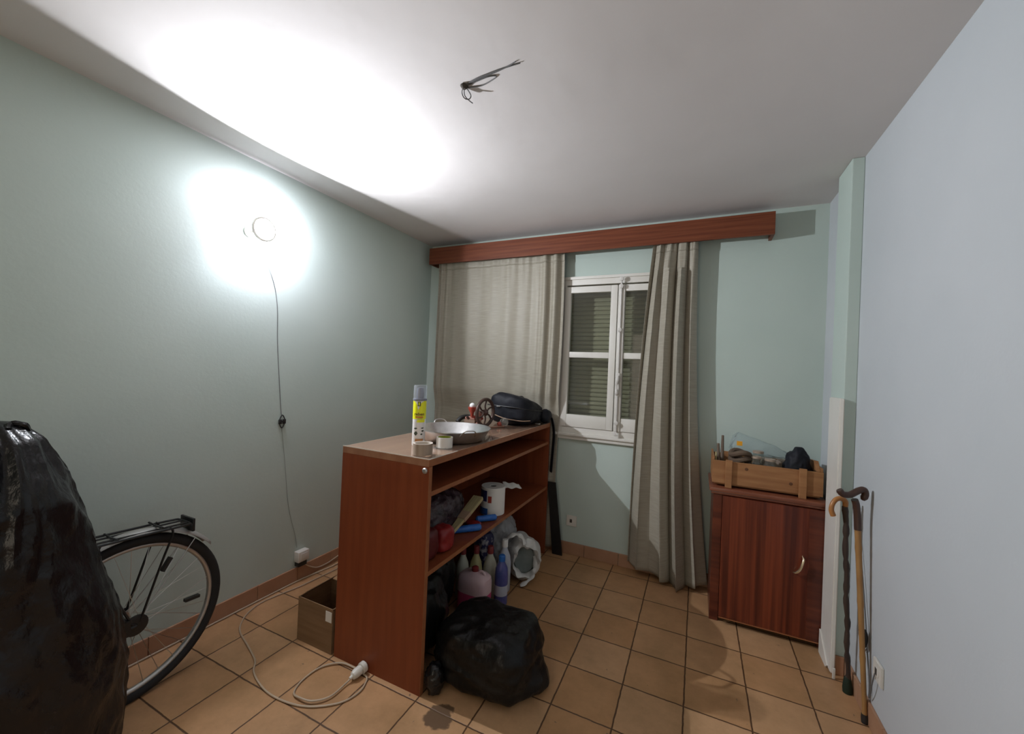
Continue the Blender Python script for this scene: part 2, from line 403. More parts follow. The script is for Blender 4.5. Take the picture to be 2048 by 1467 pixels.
# ------------------------------------------------------------------ window
win = bpy.data.objects.new('window_1', None); COL.objects.link(win); win['kind'] = 'structure'; win.location = (-.54, YB, WZ0)
def rect_frame(x0, x1, z0, z1, y0, y1, w_, wb=None, bev=.003):
    bm = bmesh.new(); wb = wb or w_
    bx(bm, (x0, y0, z0), (x0+w_, y1, z1), bev); bx(bm, (x1-w_, y0, z0), (x1, y1, z1), bev)
    bx(bm, (x0+w_, y0, z1-w_), (x1-w_, y1, z1), bev); bx(bm, (x0+w_, y0, z0), (x1-w_, y1, z0+wb), bev)
    return bm
FX0, FX1 = -1.0, -.08
fr = struct('window_frame', rect_frame(FX0, FX1, .93, 2.125, YB-.022, YB+.05, .05), M['white_paint'], win, True)
bm = bmesh.new(); bx(bm, (FX0-.01, YB-.034, 2.118), (FX1+.01, YB, 2.14), .004)
struct('cornice', bm, M['white_paint'], fr, True)
bm = bmesh.new(); bx(bm, (FX0-.02, YB-.04, .912), (FX1+.02, YB, .935), .006); bx(bm, (FX0-.02, YB-.025, .885), (FX1+.02, YB, .912), .004)
struct('window_sill', bm, M['white_paint'], win, True)
def sash(x0, x1, label):
    wl = .048
    s = struct('sash', rect_frame(x0, x1, .982, 2.062, YB-.030, YB+.012, wl, .095), M['white_paint'], win, True, label)
    bm = bmesh.new(); bx(bm, (x0+wl, YB-.028, 1.515), (x1-wl, YB+.008, 1.560), .006)
    struct('glazing_bar', bm, M['white_paint'], s, True)
    for z0, z1 in ((1.077, 1.515), (1.560, 2.014)):
        struct('pane', box((x0+wl, YB-.008, z0), (x1-wl, YB-.003, z1)), M['glass'], s)
    return s
sash(-.962, -.559, 'left sash with two panes')
sash(-.551, -.118, 'right sash carrying the bolt')
# meeting stile cover strip and espagnolette
struct('meeting_strip', box((-.551, YB-.040, .982), (-.505, YB-.0305, 2.062), .004), M['white_paint'], win, True)
X = -.529; Y = YB-.048
e = struct('bolt_rod', tb([(X, Y, .955), (X, Y, 2.105)], .0065), M['iron_white'], win, True)
for z in (.965, 1.045, 1.725, 2.045, 2.10):
    struct('bolt_bracket', lt([(.004, -.016), (.016, -.013), (.017, -.004), (.010, .003), (.004, .005)], (X, Y-.002, z), (0, 1, 0), 14), M['iron_white'], e, True)
bm = bmesh.new()
tube(bm, smooth_path([(X, Y-.008, 1.25), (X-.002, Y-.02, 1.28), (X-.001, Y-.026, 1.33), (X+.004, Y-.02, 1.375), (X+.006, Y-.012, 1.39)]), [.008+.006*sin(k*.5) if k else .006 for k in range(25)], 10)
bx(bm, (X-.014, Y-.010, 1.24), (X+.014, Y+.006, 1.41), .004)
struct('bolt_handle', bm, M['iron_white'], e, True)
# roller shutter outside
bm = bmesh.new(); z = WZ0
while z < WZ1:
    prof = [(YB+.165, z), (YB+.152, z+.006), (YB+.150, z+.017), (YB+.156, z+.029), (YB+.168, z+.031), (YB+.168, z)]
    prism(bm, [(WX0, p[0], p[1]) for p in prof], (WX1-WX0, 0, 0)); z += .0345
bx(bm, (WX0, YB+.166, WZ0), (WX1, YB+.170, WZ1))
struct('roller_shutter', bm, M['slat'], win, False)

# ------------------------------------------------------------------ wall lamp
lamp = thing('wall_lamp', 'bare bright white lamp shining on the left wall below the ceiling', 'lamp', (XL, LAMP.y, LAMP.z))
obj('backplate', lt([(.030, 0), (.030, .010), (.012, .014), (.007, .02), (.007, .118)], (XL, LAMP.y, LAMP.z), (1, 0, 0)), M['whiteplastic'], lamp)
obj('lamp_face', lt([(.054, .1185), (.055, .1195), (.054, .1205), (.0, .1206)], (XL, LAMP.y, LAMP.z), (1, 0, 0), 40), M['lampglass'], lamp)
obj('rim', lt([(.056, .122), (.064, .122), (.064, .1335), (.056, .1335), (.056, .122)], (XL, LAMP.y, LAMP.z), (1, 0, 0), 48, cap=False), M['whiteplastic'], lamp)
light_face = light('lamp_beam', 'AREA', Vector((XL+.1225, LAMP.y, LAMP.z)), BEAM_W, (.90, .93, 1.0), shape='DISK', size=.016)
light_face.rotation_euler = (0, radians(-90), 0)
# added spot imitating lens glare around the lamp, tilted down to spare the ceiling
gl = light('lamp_glare_spot', 'SPOT', Vector((XL+.112, LAMP.y+.035, LAMP.z+.01)), GLOW_W, (.86, .84, 1.0), spot_size=radians(179), spot_blend=.25, shadow_soft_size=.02)
gl.rotation_euler = (0, radians(90-10), 0)
# cord hanging down the wall from the lamp
cord = thing('lamp_cord', 'thin dark cord hanging down the left wall below the lamp', 'cord', (XL+.006, 1.54, 1.0))
obj('cable', tb(smooth_path([(XL+.007, 1.40, 2.08), (XL+.006, 1.50, 1.90), (XL+.004, 1.545, 1.74), (XL+.004, 1.560, 1.5), (XL+.004, 1.590, 1.2), (XL+.005, 1.604, 1.07)]), .0016, 6), M['greycable'], cord)
bm = bmesh.new()
cz, cy_ = 1.030, 1.609
tube(bm, smooth_path([(XL+.008, cy_, cz+.04), (XL+.008, cy_-.018, cz+.008), (XL+.008, cy_-.016, cz-.012), (XL+.008, cy_, cz-.038), (XL+.008, cy_+.016, cz-.012), (XL+.008, cy_+.018, cz+.008)], closed=True), .003, 6, closed=True)
bx(bm, (XL+.003, cy_-.021, cz-.014), (XL+.014, cy_-.005, cz+.014), .002)
bx(bm, (XL+.003, cy_+.005, cz-.014), (XL+.014, cy_+.021, cz+.014), .002)
bx(bm, (XL+.003, cy_-.006, cz-.003), (XL+.010, cy_+.006, cz+.004))
obj('inline_connector', bm, M['dark'], cord)
bm = tb(smooth_path([(XL+.003, 1.612, .99), (XL+.003, 1.64, .8), (XL+.003, 1.68, .5), (XL+.003, 1.735, .3), (XL+.003, 1.752, .215)]), .0015, 6)
single('painted_cord', bm, M['wallcable'], 'faint wall-coloured cord running down to the socket box', 'cord')
# surface socket box
sk = thing('socket_box', 'small white surface socket box low on the left wall', 'socket', (XL, 1.765, .13))
obj('housing', box((XL+.0005, 1.735, .130), (XL+.045, 1.812, .195), .005), M['whiteplastic'], sk)
bm = bmesh.new(); bx(bm, (XL+.045, 1.750, .142), (XL+.049, 1.797, .183), .002)
obj('cover_plate', bm, M['whiteplastic'], sk)
obj('lower_terminal', box((XL+.0005, 1.742, .100), (XL+.040, 1.800, .1295), .003), M['dark'], sk)
single('wall_cable', tb(smooth_path([(XL+.015, 1.80, .098), (XL+.018, 1.84, .062), (XL+.02, 1.90, .030), (XL+.02, 1.98, .026), (XL+.022, 2.06, .040), (XL+.02, 2.2, .055)]), .004, 7), M['cable'], 'short cream cable drooping from the socket box behind the bookcase', 'cable')

# ------------------------------------------------------------------ bare wires on the ceiling
HZ = ceil_z(-.8, 1.29)-.004
cw = thing('ceiling_wires', 'bare grey wires sticking out of a ceiling hole where a lamp hung', 'wires', (-.862, 1.299, HZ+.004))
obj('wire_hole', lt([(.016, 0), (.012, -.006), (.006, -.012)], (-.862, 1.302, HZ+.002)), M['joint'], cw)
for pts in ([(-.862,1.300,HZ),(-.80,1.285,HZ-.004),(-.72,1.277,HZ-.005),(-.66,1.274,HZ-.004),(-.612,1.274,HZ-.006)],
            [(-.860,1.303,HZ),(-.80,1.290,HZ-.006),(-.72,1.282,HZ-.008),(-.66,1.272,HZ-.006),(-.625,1.262,HZ-.004)],
            [(-.858,1.305,HZ),(-.80,1.297,HZ-.004),(-.75,1.292,HZ-.006),(-.722,1.300,HZ-.006),(-.75,1.314,HZ-.006),(-.80,1.325,HZ-.006),(-.855,1.315,HZ)],
            [(-.868,1.303,HZ),(-.885,1.322,HZ-.006),(-.888,1.345,HZ-.012),(-.874,1.358,HZ-.012),(-.858,1.345,HZ-.008),(-.858,1.31,HZ)],
            [(-.865,1.306,HZ),(-.880,1.335,HZ-.01),(-.872,1.360,HZ-.018),(-.864,1.372,HZ-.022)]):
    obj('wire', tb([(p.x, p.y, ceil_z(p.x, p.y)-(.0024 if pts[2][0] > -.86 else HZ-p.z+.004)) for p in smooth_path(pts)], .0022, 6), M['greycable'], cw)

# ------------------------------------------------------------------ pelmet
pel = thing('curtain_pelmet', 'long reddish wooden pelmet box fixed above the window', 'pelmet', (-.9, YB, 2.3))
PX0, PX1, PY, PZ0, PZ1 = -2.20, .398, 2.885, 2.303, 2.445
obj('front_board', box((PX0, PY, PZ0), (PX1, PY+.018, PZ1), .001), M['pelmet'], pel, False)
obj('end_board', box((PX0, PY+.0185, PZ0), (PX0+.018, YB-.0005, PZ1), .001), M['pelmet'], pel, False)
obj('end_board', box((PX1-.018, PY+.0185, PZ0), (PX1, YB-.0005, PZ1), .001), M['pelmet'], pel, False)
obj('curtain_track', box((PX0+.02, 2.935, PZ1-.03), (PX1-.02, 2.955, PZ1-.012)), M['white_paint'], pel, False)
obj('top_board', box((PX0+.0185, PY+.0185, PZ1-.011), (PX1-.0185, YB-.0005, PZ1-.001)), M['pelmet'], pel, False)

# ------------------------------------------------------------------ curtains
def curtain(f, nu, nv):
    bm = bmesh.new(); g = [[bm.verts.new(f(i/nu, j/nv)) for i in range(nu+1)] for j in range(nv+1)]
    for j in range(nv):
        for i in range(nu): bm.faces.new((g[j][i], g[j][i+1], g[j+1][i+1], g[j+1][i]))
    return bm
ZT = 2.40
def fold_interp(keys, u):
    for (a, va), (b, vb) in zip(keys[:-1], keys[1:]):
        if u <= b:
            t = (u-a)/(b-a); t = t*t*(3-2*t); return va+(vb-va)*t
    return keys[-1][1]
def lf(u, v):
    # left curtain: a broad, nearly flat spread with tight folds at both ends
    z = ZT+(.035-ZT)*v
    x0 = -2.13-.02*v; x1 = -.965+.012*sin(v*6)+.04*max(0, v-.8)*5*(v-.8)
    x = x0+(x1-x0)*u
    mid = min(1, max(0, (.86-u)/.1))*min(1, max(0, (u-.06)/.1))
    y = 2.945+mid*((.006+.008*v)*sin(2*pi*(3.1*u+.16*sin(5*u+1))+.8*sin(v*2.3))+(.003+.004*v)*sin(2*pi*8.3*u+2*sin(u*7)+v*1.5))
    # loose folds near the window side
    k = min(1, max(0, (u-.82)/.06)); y += k*(.024*sin(2*pi*(u-.82)*13+.9+.5*sin(v*3.2))-.004)
    k2 = max(0, (.10-u)/.10); y += k2*.02*sin(u*2*pi*22)
    # gathers under the heading
    y += .007*math.exp(-v*16)*sin(u*2*pi*17+sin(u*9)*2)
    b_ = min(1, max(0, (1.22-z)/.16))        # pushed back by the bookcase standing against it
    y = y*(1-b_)+(2.984+(y-2.945)*.22)*b_
    if .052 < v < .058: y -= .003
    return Vector((x, y, z))
LC = thing('curtain', 'wide cream woven curtain drawn over the left half of the window', 'curtain', (-1.5, 2.94, .03))
o = obj('fabric', curtain(lf, 260, 90), M['curtain'], LC)
md = o.modifiers.new('thickness', 'SOLIDIFY'); md.thickness = .0015
def lh(u, v):
    p = lf(u, v*.062); p.y -= .0045; return p
o = obj('heading_band', curtain(lh, 260, 6), M['curtain'], LC, label='stitched heading along the top of the curtain')
md = o.modifiers.new('thickness', 'SOLIDIFY'); md.thickness = .0012
def rf_(u, v):
    z = ZT+(.045-ZT)*v
    vv = v**.85
    x0 = -.300-.115*vv-.02*sin(v*3.1); x1 = -.030+.125*v**2.2
    nf = 4.3
    ph = 2*pi*(nf*u+.16*sin(2*pi*1.4*u+.9)*v+.10*sin(2*pi*u))-.5
    xx = u+.022*sin(2*ph)                    # omega-shaped folds
    x = x0+(x1-x0)*xx
    am = (.75+.35*sin(u*9+2.2))
    amp = (.026+.018*min(1, v*8)+.018*v)*am
    y = 2.932+amp*sin(ph+.35*sin(v*2.2+u*5))-.010*sin(u*pi)
    # extra small pleats that fade out below the heading
    y += .012*math.exp(-v*5)*sin(2*pi*9*u+1.2)
    if v < .12: y = max(y, 2.912)
    y -= .035*v*math.exp(-((u-.62)/.2)**2)   # front fold bulges into the room near the floor
    # hem gets lower on the folds that come forward
    if v > .97: z -= .05*math.exp(-((u-.68)/.16)**2)*(v-.97)/.03-.03*math.exp(-((u-.05)/.12)**2)*(v-.97)/.03
    z = max(z, .006)
    # the swag near the top
    y -= .02*math.exp(-((u-.33)/.07)**2)*math.exp(-((v-.12)/.06)**2)
    return Vector((x, y, z))
RC = thing('curtain', 'narrow gathered cream curtain with deep folds right of the window', 'curtain', (-.17, 2.92, .006))
o = obj('fabric', curtain(rf_, 200, 90), M['curtain'], RC)
md = o.modifiers.new('thickness', 'SOLIDIFY'); md.thickness = .0015
def rh(u, v):
    p = rf_(u, v*.062); p.y -= .004; return p
o = obj('heading_band', curtain(rh, 200, 6), M['curtain'], RC, label='stitched heading along the top of the curtain')
md = o.modifiers.new('thickness', 'SOLIDIFY'); md.thickness = .0012

# ------------------------------------------------------------------ sockets
def wall_socket(name, c, normal, label, size=.080, round_hole=False):
    n = Vector(normal); t = thing(name, label, 'socket', c)
    up = Vector((0,0,1)); sd = up.cross(n); c = Vector(c)
    def slab(bm, a, b, h, d0, d1, bev, dc=(0,0)):
        o_ = c+sd*dc[0]+up*dc[1]
        P = [o_+sd*(sx*a/2)+up*(sz*b/2)+n*d0 for sx, sz in ((-1,-1),(1,-1),(1,1),(-1,1))]
        prism(bm, P, n*(d1-d0))
        bmesh.ops.bevel(bm, geom=bm.edges[:], offset=bev, segments=2, affect='EDGES')
        return bm
    obj('face_plate', slab(bmesh.new(), size, size, 0, .0005, .010, .002), M['whiteplastic'], t)
    w_ = obj('socket_well', lt([(.021, .0101), (.021, .0115), (.018, .012)], c, n, 24), M['whiteplastic'], t)
    obj('contact_hole', slab(bmesh.new(), .018, .026, 0, .0121, .0128, .0002, (-.004, 0)), M['joint'], t)
    return t
wall_socket('wall_socket', (-.843, YB, .257), (0,-1,0), 'square socket plate on the back wall beneath the window')
wall_socket('wall_socket', (XR, 2.083, .262), (-1,0,0), 'worn white socket plate low on the right wall beside the canes')

# ------------------------------------------------------------------ bookcase
BX0, BX1, BY0, BY1, BZ = -1.528, -1.022, 1.402, 2.940, 1.003
bk = thing('bookcase', 'low brown veneered bookcase standing with its end towards the room', 'bookcase', ((BX0+BX1)/2, (BY0+BY1)/2, 0))
T = .022
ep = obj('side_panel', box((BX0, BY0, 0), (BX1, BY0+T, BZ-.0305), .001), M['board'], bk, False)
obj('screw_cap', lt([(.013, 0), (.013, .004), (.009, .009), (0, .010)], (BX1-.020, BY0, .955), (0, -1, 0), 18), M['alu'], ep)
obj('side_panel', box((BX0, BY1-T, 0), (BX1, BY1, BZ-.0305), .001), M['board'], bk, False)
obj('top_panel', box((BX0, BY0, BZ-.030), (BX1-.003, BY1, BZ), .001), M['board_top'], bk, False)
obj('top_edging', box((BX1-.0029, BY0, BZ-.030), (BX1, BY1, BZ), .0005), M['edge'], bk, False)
obj('panel_edging', box((BX1+.0001, BY0, 0), (BX1+.0015, BY0+T, BZ-.031)), M['edge'], bk, False)
obj('back_panel', box((BX0, BY0+T+.0005, 0), (BX0+.006, BY1-T-.0005, BZ-.031)), M['board'], bk, False)
for z in (.862, .517):
    s = obj('shelf', box((BX0+.0065, BY0+T+.0005, z-.020), (BX1-.003, BY1-T-.0005, z), .001), M['board'], bk, False)
    obj('shelf_edging', box((BX1-.0029, BY0+T+.0005, z-.020), (BX1-.001, BY1-T-.0005, z)), M['edge'], s, False)
gs = thing('glass_sheet', 'thin clear glass sheet lying on the bookcase top', 'glass sheet', ((BX0+BX1)/2, (BY0+BY1)/2, BZ+.0008))
obj('pane', box((BX0+.004, BY0-.002, BZ+.0008), (BX1, BY1-.012, BZ+.0046)), M['glassplate'], gs, False)
bm = bmesh.new(); bx(bm, (BX0+.004, BY0-.0035, BZ+.0010), (BX1+.0015, BY0-.0022, BZ+.0044)); bx(bm, (BX1+.0002, BY0-.002, BZ+.0010), (BX1+.0015, 1.62, BZ+.0044))
obj('edge_highlight', bm, mat('glass_edge_highlight', (.62, .60, .54), .5), gs, False, label='pale strip painting the highlight on the glass edge')  # pale strips stand in for the highlight along the glass edge
TG = BZ+.0052; TZ = TG

# ------------------------------------------------------------------ spray can
CX, CY, CR = -1.250, 1.615, .0315
TG2 = TG
can = thing('spray_can', 'tall yellow and white insect spray can with a clear cap', 'spray can', (CX, CY, TG2))
z0 = TG2
obj('can_body', lt([(.030, 0), (CR, .004), (CR, .215), (.031, .222), (.027, .228)], (CX, CY, z0), n=48), M['label_white'], can)
obj('rim', lt([(.0335, .222), (.0345, .226), (.0335, .231)], (CX, CY, z0), n=40), M['nozzle'], can)
obj('cap', lt([(.0325, .231), (.0325, .290), (.030, .298), (.0, .300)], (CX, CY, z0), n=40, cap=False), M['clearcap'], can)
obj('nozzle', lt([(.018, .232), (.019, .262), (.015, .285), (.0, .287)], (CX, CY, z0), n=24), M['nozzle'], can)
face = atan2(-CY, -CX)+.10                # bearing of the label's middle
def wrap(bm_pts, rr):
    """(s, h) on the label -> world, s along the circumference to the viewer's right"""
    return [Vector((CX+rr*cos(face+s/CR), CY+rr*sin(face+s/CR), z0+h)) for s, h in bm_pts]
def patch(poly, m, name, rr=CR+.0006, label=None):
    # poly = list of (s0, s1, h) spans from bottom to top
    bm = bmesh.new(); n = 16; rows = []
    for s0, s1, h in poly: rows.append([bm.verts.new(p) for p in wrap([(s0+(s1-s0)*k/n, h) for k in range(n+1)], rr)])
    for a, b in zip(rows[:-1], rows[1:]):
        for k in range(n): bm.faces.new((a[k], a[k+1], b[k+1], b[k]))
    return obj(name, bm, m, body, True)
body = can.children[0]
q = pi*CR*.62
patch([(-q, q, .132), (-q, q, .221)], M['label_yellow'], 'yellow_band')
patch([(-.010, -.008, .180), (-.030, .016, .2205)], M['label_white'], 'white_wedge', CR+.0011)
patch([(-.013, .001, .196), (-.013, .001, .218)], M['label_dark'], 'emblem', CR+.0016)
patch([(-.009, -.0035, .200), (-.009, -.0035, .215)], M['label_yellow'], 'emblem_mark', CR+.0020)
patch([(-.016, .026, .116), (-.012, .028, .131)], M['label_yellow'], 'yellow_tail')
patch([(-.020, .020, .010), (-.020, .020, .036)], M['label_orange'], 'brown_label')
for (s, h, a, b) in ((-.020, .086, .010, .004), (.014, .088, .009, .003), (-.018, .062, .010, .010), (.010, .058, .006, .004), (.016, .074, .008, .004)):
    patch([(s-a*.3, s+a*.3, h-b), (s-a, s+a, h), (s-a*.2, s+a*.5, h+b)], M['label_dark'], 'insect_picture', CR+.0008)
def wrapped_text(txt, size, s_c, h, m, name):
    cu = bpy.data.curves.new('lettering', 'FONT'); cu.body = txt; cu.size = size; cu.align_x = 'CENTER'; cu.offset = .0004
    to = bpy.data.objects.new('lettering_source', cu); COL.objects.link(to)
    dg = bpy.context.evaluated_depsgraph_get(); me = bpy.data.meshes.new_from_object(to.evaluated_get(dg))
    bm = bmesh.new(); bm.from_mesh(me)
    bmesh.ops.subdivide_edges(bm, edges=[e_ for e_ in bm.edges if e_.calc_length() > .004], cuts=2)
    for v in bm.verts:
        s = s_c+v.co.x; hh = h+v.co.y; rr = CR+.0014
        v.co = Vector((CX+rr*cos(face+s/CR), CY+rr*sin(face+s/CR), z0+hh))
    bpy.data.objects.remove(to); bpy.data.curves.remove(cu); bpy.data.meshes.remove(me)
    return obj(name, bm, m, body, False)
wrapped_text('reben', .021, -.004, .150, M['label_brown'], 'brand_lettering')
patch([(-.022, .015, .1395), (-.022, .015, .1455)], M['label_red'], 'red_stripe', CR+.0012)
patch([(-.012, .012, .1335), (-.012, .012, .1355)], M['label_brown'], 'brown_stripe', CR+.0012)

# ------------------------------------------------------------------ tape rolls
def tape_roll(name, label, c, R, r, h, m_out, m_side, m_core):
    t = thing(name, label, 'tape roll', c)
    obj('tape', lt([(r, 0), (R, 0), (R, h), (r, h), (r, 0)], c, n=48, cap=False), m_out, t)
    obj('tape_side', lt([(r+.001, h+.0003), (R-.001, h+.0003)], c, n=48, cap=False), m_side, t)
    obj('core', lt([(r-.003, .0005), (r-.0002, .0005), (r-.0002, h-.001), (r-.003, h-.001), (r-.003, .0005)], c, n=48, cap=False), m_core, t)
    return t
tape_roll('tape_roll', 'brown packing tape roll lying near the corner of the bookcase', (-1.105, 1.462, TG), .044, .038, .050, M['brown_tape'], M['cream_side'], M['cream_side'])
wt = tape_roll('tape_roll', 'white tape roll with a lime green core beside the brown one', (-1.118, 1.650, TZ), .040, .033, .050, M['white_tape'], M['white_tape'], M['yellowgreen'])
bm = bmesh.new()
prev = None
for k in range(15):
    t_ = k/14; a = 4.2+t_*1.7; p = Vector((-1.118+.041*cos(a)+.010*t_, 1.650+.041*sin(a)-.012*t_, TZ+.001+.002*abs(sin(k*1.7))))
    q_ = p+Vector((cos(a)*.012, sin(a)*.012, .004+.004*sin(k*2.1)))
    cur = (bm.verts.new(p), bm.verts.new(q_))
    if prev: bm.faces.new((prev[0], cur[0], cur[1], prev[1]))
    prev = cur
obj('loose_end', bm, M['clearfilm'], wt)

# ------------------------------------------------------------------ paella pan
pc = Vector((-1.212, 1.870, TZ))
pan = thing('paella_pan', 'wide shallow steel paella pan lying on the bookcase', 'pan', pc)
obj('bowl', lt([(.0, .0), (.158, .0), (.168, .004), (.203, .060), (.205, .062), (.2065, .061), (.2055, .0645), (.202, .063), (.165, .0065), (.156, .003), (0, .003)], pc, n=72), M['steel'], pan)
def loop_handle(ang):
    d = Vector((cos(ang), sin(ang), 0)); s = Vector((-d.y, d.x, 0)); base = pc+d*.200+Vector((0,0,.050))
    pts = [base-s*.042+Vector((0,0,-.006)), base-s*.040+d*.014+Vector((0,0,.006)), base-s*.026+d*.030+Vector((0,0,.024)), base+d*.034+Vector((0,0,.028)),
           base+s*.026+d*.030+Vector((0,0,.024)), base+s*.040+d*.014+Vector((0,0,.006)), base+s*.042+Vector((0,0,-.006))]
    obj('handle', tb(smooth_path(pts), .0035, 8), M['steel'], pan)
loop_handle(radians(144)); loop_handle(radians(144-180))

# ------------------------------------------------------------------ hand-cranked mill with an iron wheel
mc = Vector((-1.30, 2.34, TZ))
ml = thing('hand_mill', 'old hand-cranked mill with a brown spoked iron wheel', 'hand mill', mc)
ax = Vector((.985, -.168, 0)).normalized()       # wheel axle towards the room
wc = Vector((-1.275, 2.345, TZ+.101))
u = Vector((-ax.y, ax.x, 0)); v_ = Vector((0, 0, 1))
R_ = .088
rim = [wc+(u*cos(a)+v_*sin(a))*R_ for a in [2*pi*k/40 for k in range(40)]]
wh = obj('wheel', tb(rim, .0115, 10, closed=True), M['castiron'], ml)
obj('hub', lt([(.010, -.02), (.020, -.014), (.022, .008), (.012, .016), (.006, .022)], wc, ax, 18), M['castiron'], wh)
for k in range(6):
    a = 2*pi*k/6+.3
    pts = [wc+(u*cos(a+.0)+v_*sin(a))*.018, wc+(u*cos(a+.30)+v_*sin(a+.30))*.045, wc+(u*cos(a+.10)+v_*sin(a+.10))*(R_-.004)]
    obj('spoke', tb(smooth_path(pts, 5), .0058, 8), M['castiron'], wh)
obj('stand', lt([(.040, 0), (.036, .012), (.016, .03), (.013, .07), (.02, .092), (.012, .105)], wc-ax*.050-Vector((0,0,.101)), (0,0,1), 16), M['pinkwood'], ml)
obj('axle', tb([wc-ax*.055, wc-ax*.008], .006), M['castiron'], ml)
hp = wc-ax*.045+Vector((-.035, -.045, .0))
obj('hopper', lt([(.010, .07), (.012, .095), (.026, .118), (.028, .134)], Vector((hp.x, hp.y, TZ)), (0,0,1), 18), M['redpaint'], ml)
obj('white_knob', ball((hp.x, hp.y, TZ+.143), .019, 10), M['label_white'], ml)
obj('hopper_neck', tb([(hp.x, hp.y, TZ+.072), (wc.x-.035, wc.y+.03, TZ+.055)], .010), M['redpaint'], ml)
obj('crank_arm', tb([(hp.x-.01, hp.y-.02, TZ+.055), (hp.x-.02, hp.y-.03, TZ+.072)], .009), M['castiron'], ml)
obj('base_block', box((-1.43, 2.33, TZ), (-1.345, 2.40, TZ+.045), .004), M['brownblock'], ml)
obj('base_cover', box((-1.425, 2.335, TZ+.0455), (-1.35, 2.395, TZ+.062), .004), M['pinkwood'], ml)
bm = tb(smooth_path([(-1.50, 2.36, TZ+.016), (-1.485, 2.39, TZ+.045), (-1.46, 2.44, TZ+.05), (-1.42, 2.45, TZ+.03)]), .016, 10)
single('black_clamp', bm, M['dark'], 'small black lump lying behind the brown iron wheel', 'clamp')

# glass ball with red base, little stick, screw
gb = thing('glass_ball', 'small clear glass ball with a red cap before the black bag', 'glass ball', (-1.205, 2.48, TZ))
obj('globe', ball((-1.195, 2.475, TZ+.032), .031, 12), M['clearglass'], gb)
obj('red_cap', lt([(.012, .026), (.017, .030), (.017, .048), (.010, .052)], (-1.195, 2.475, TZ+.030), Vector((-.6, -.75, -.35)), 16), M['redpaint'], gb)
single('wooden_stick', tb([(-1.235, 2.335, TZ+.006), (-1.195, 2.42, TZ+.006), (-1.175, 2.44, TZ+.006)], .005), M['stick'], 'short brown stick lying beside the pan', 'stick')
single('screw', lt([(.0035, 0), (.0035, .003), (.0015, .0035), (.0015, .012), (.0003, .014)], (-1.115, 2.245, TZ), (0, 0, 1), 10), M['brass'], 'tiny bright screw standing on the bookcase top near the stick', 'screw')

# ------------------------------------------------------------------ black bag on the far end of the bookcase
def blob(c, half, power=3.5, amp=.02, freq=6, seed=0, nu=72, nv=40, flat_bottom=True, squash=None, ridge=True, stretch=(1,1,1)):
    """closed rounded lump with creases; half = half sizes"""
    bm = bmesh.new(); c = Vector(c); rings = []
    for j in range(nv+1):
        th = pi*j/nv; ring = []
        for i in range(nu):
            ph = 2*pi*i/nu
            d = Vector((sin(th)*cos(ph), sin(th)*sin(ph), -cos(th)))
            k = (abs(d.x)**power+abs(d.y)**power+abs(d.z)**power)**(-1/power)
            p = Vector((d.x*k*half[0], d.y*k*half[1], d.z*k*half[2]))
            s = Vector((p.x*freq*stretch[0], p.y*freq*stretch[1], p.z*freq*stretch[2]))+Vector((seed*7.3, seed*3.1, seed))
            n1 = noise.noise(s); n2 = noise.noise(s*2.3)
            nn = (1-2*abs(n1))*.6+(1-2*abs(n2))*.4 if ridge else n1+.4*n2
            p += d*amp*nn
            if squash: p = squash(p)
            if flat_bottom: p.z = max(p.z, -half[2])
            ring.append(c+p)
        rings.append(ring)
    bot, top = rings[0][0].copy(), rings[-1][0].copy()
    vsr = [[bm.verts.new(p) for p in r] for r in rings[1:-1]]
    for a, b in zip(vsr[:-1], vsr[1:]):
        for i in range(nu): bm.faces.new((a[i], a[(i+1) % nu], b[(i+1) % nu], b[i]))
    vb, vt = bm.verts.new(bot), bm.verts.new(top)
    for i in range(nu):
        bm.faces.new((vb, vsr[0][(i+1) % nu], vsr[0][i])); bm.faces.new((vt, vsr[-1][i], vsr[-1][(i+1) % nu]))
    return bm
bb = thing('laptop_bag', 'black fabric shoulder bag slumped on the far end of the bookcase', 'bag', (-1.22, 2.72, TZ))
def bag_sq(p):
    p.z = -.092+(p.z+.092)*(1.0-.26*(p.y/.2)-.10*(p.x/.15))
    return p
obj('bag_body', blob((-1.215, 2.735, TZ+.094), (.155, .195, .092), 4, .010, 9, 3, squash=bag_sq), M['blackcloth'], bb)
obj('zip_seam', tb(smooth_path([(-1.375, 2.56, TZ+.135), (-1.30, 2.538, TZ+.135), (-1.15, 2.532, TZ+.130), (-1.06, 2.60, TZ+.115), (-1.052, 2.75, TZ+.098), (-1.06, 2.9, TZ+.085)]), .004, 6), M['dark'], bb)
obj('tan_trim', tb(smooth_path([(-1.33, 2.528, TZ+.080), (-1.22, 2.520, TZ+.052), (-1.10, 2.530, TZ+.042), (-1.055, 2.60, TZ+.040)]), .005, 6, flat=.6), M['tan'], bb)
obj('strap', tb(smooth_path([(-1.10, 2.90, TZ+.06), (-1.035, 2.955, TZ+.045), (-1.010, 2.966, .99), (-1.000, 2.968, .90), (-1.004, 2.968, .80), (-1.012, 2.967, .62)]), [.030]*31, 8, flat=.2), M['blackcloth'], bb)
obj('drooping_flap', blob((-1.045, 2.890, TZ+.050), (.035, .055, .045), 2.6, .010, 16, 5, 32, 20, False), M['blackcloth'], bb)
obj('carry_loop', tb(smooth_path([(-1.24, 2.66, TZ+.188), (-1.25, 2.64, TZ+.212), (-1.22, 2.68, TZ+.205), (-1.20, 2.70, TZ+.196), (-1.18, 2.73, TZ+.197), (-1.17, 2.75, TZ+.180)]), .005, 6), M['dark'], bb)
obj('metal_tag', box((-1.285, 2.522, TZ+.128), (-1.255, 2.528, TZ+.134), .001), M['steel'], bb)
obj('strap_clip', box((-1.062, 2.715, TZ+.004), (-1.030, 2.745, TZ+.010), .002), M['steel'], bb)

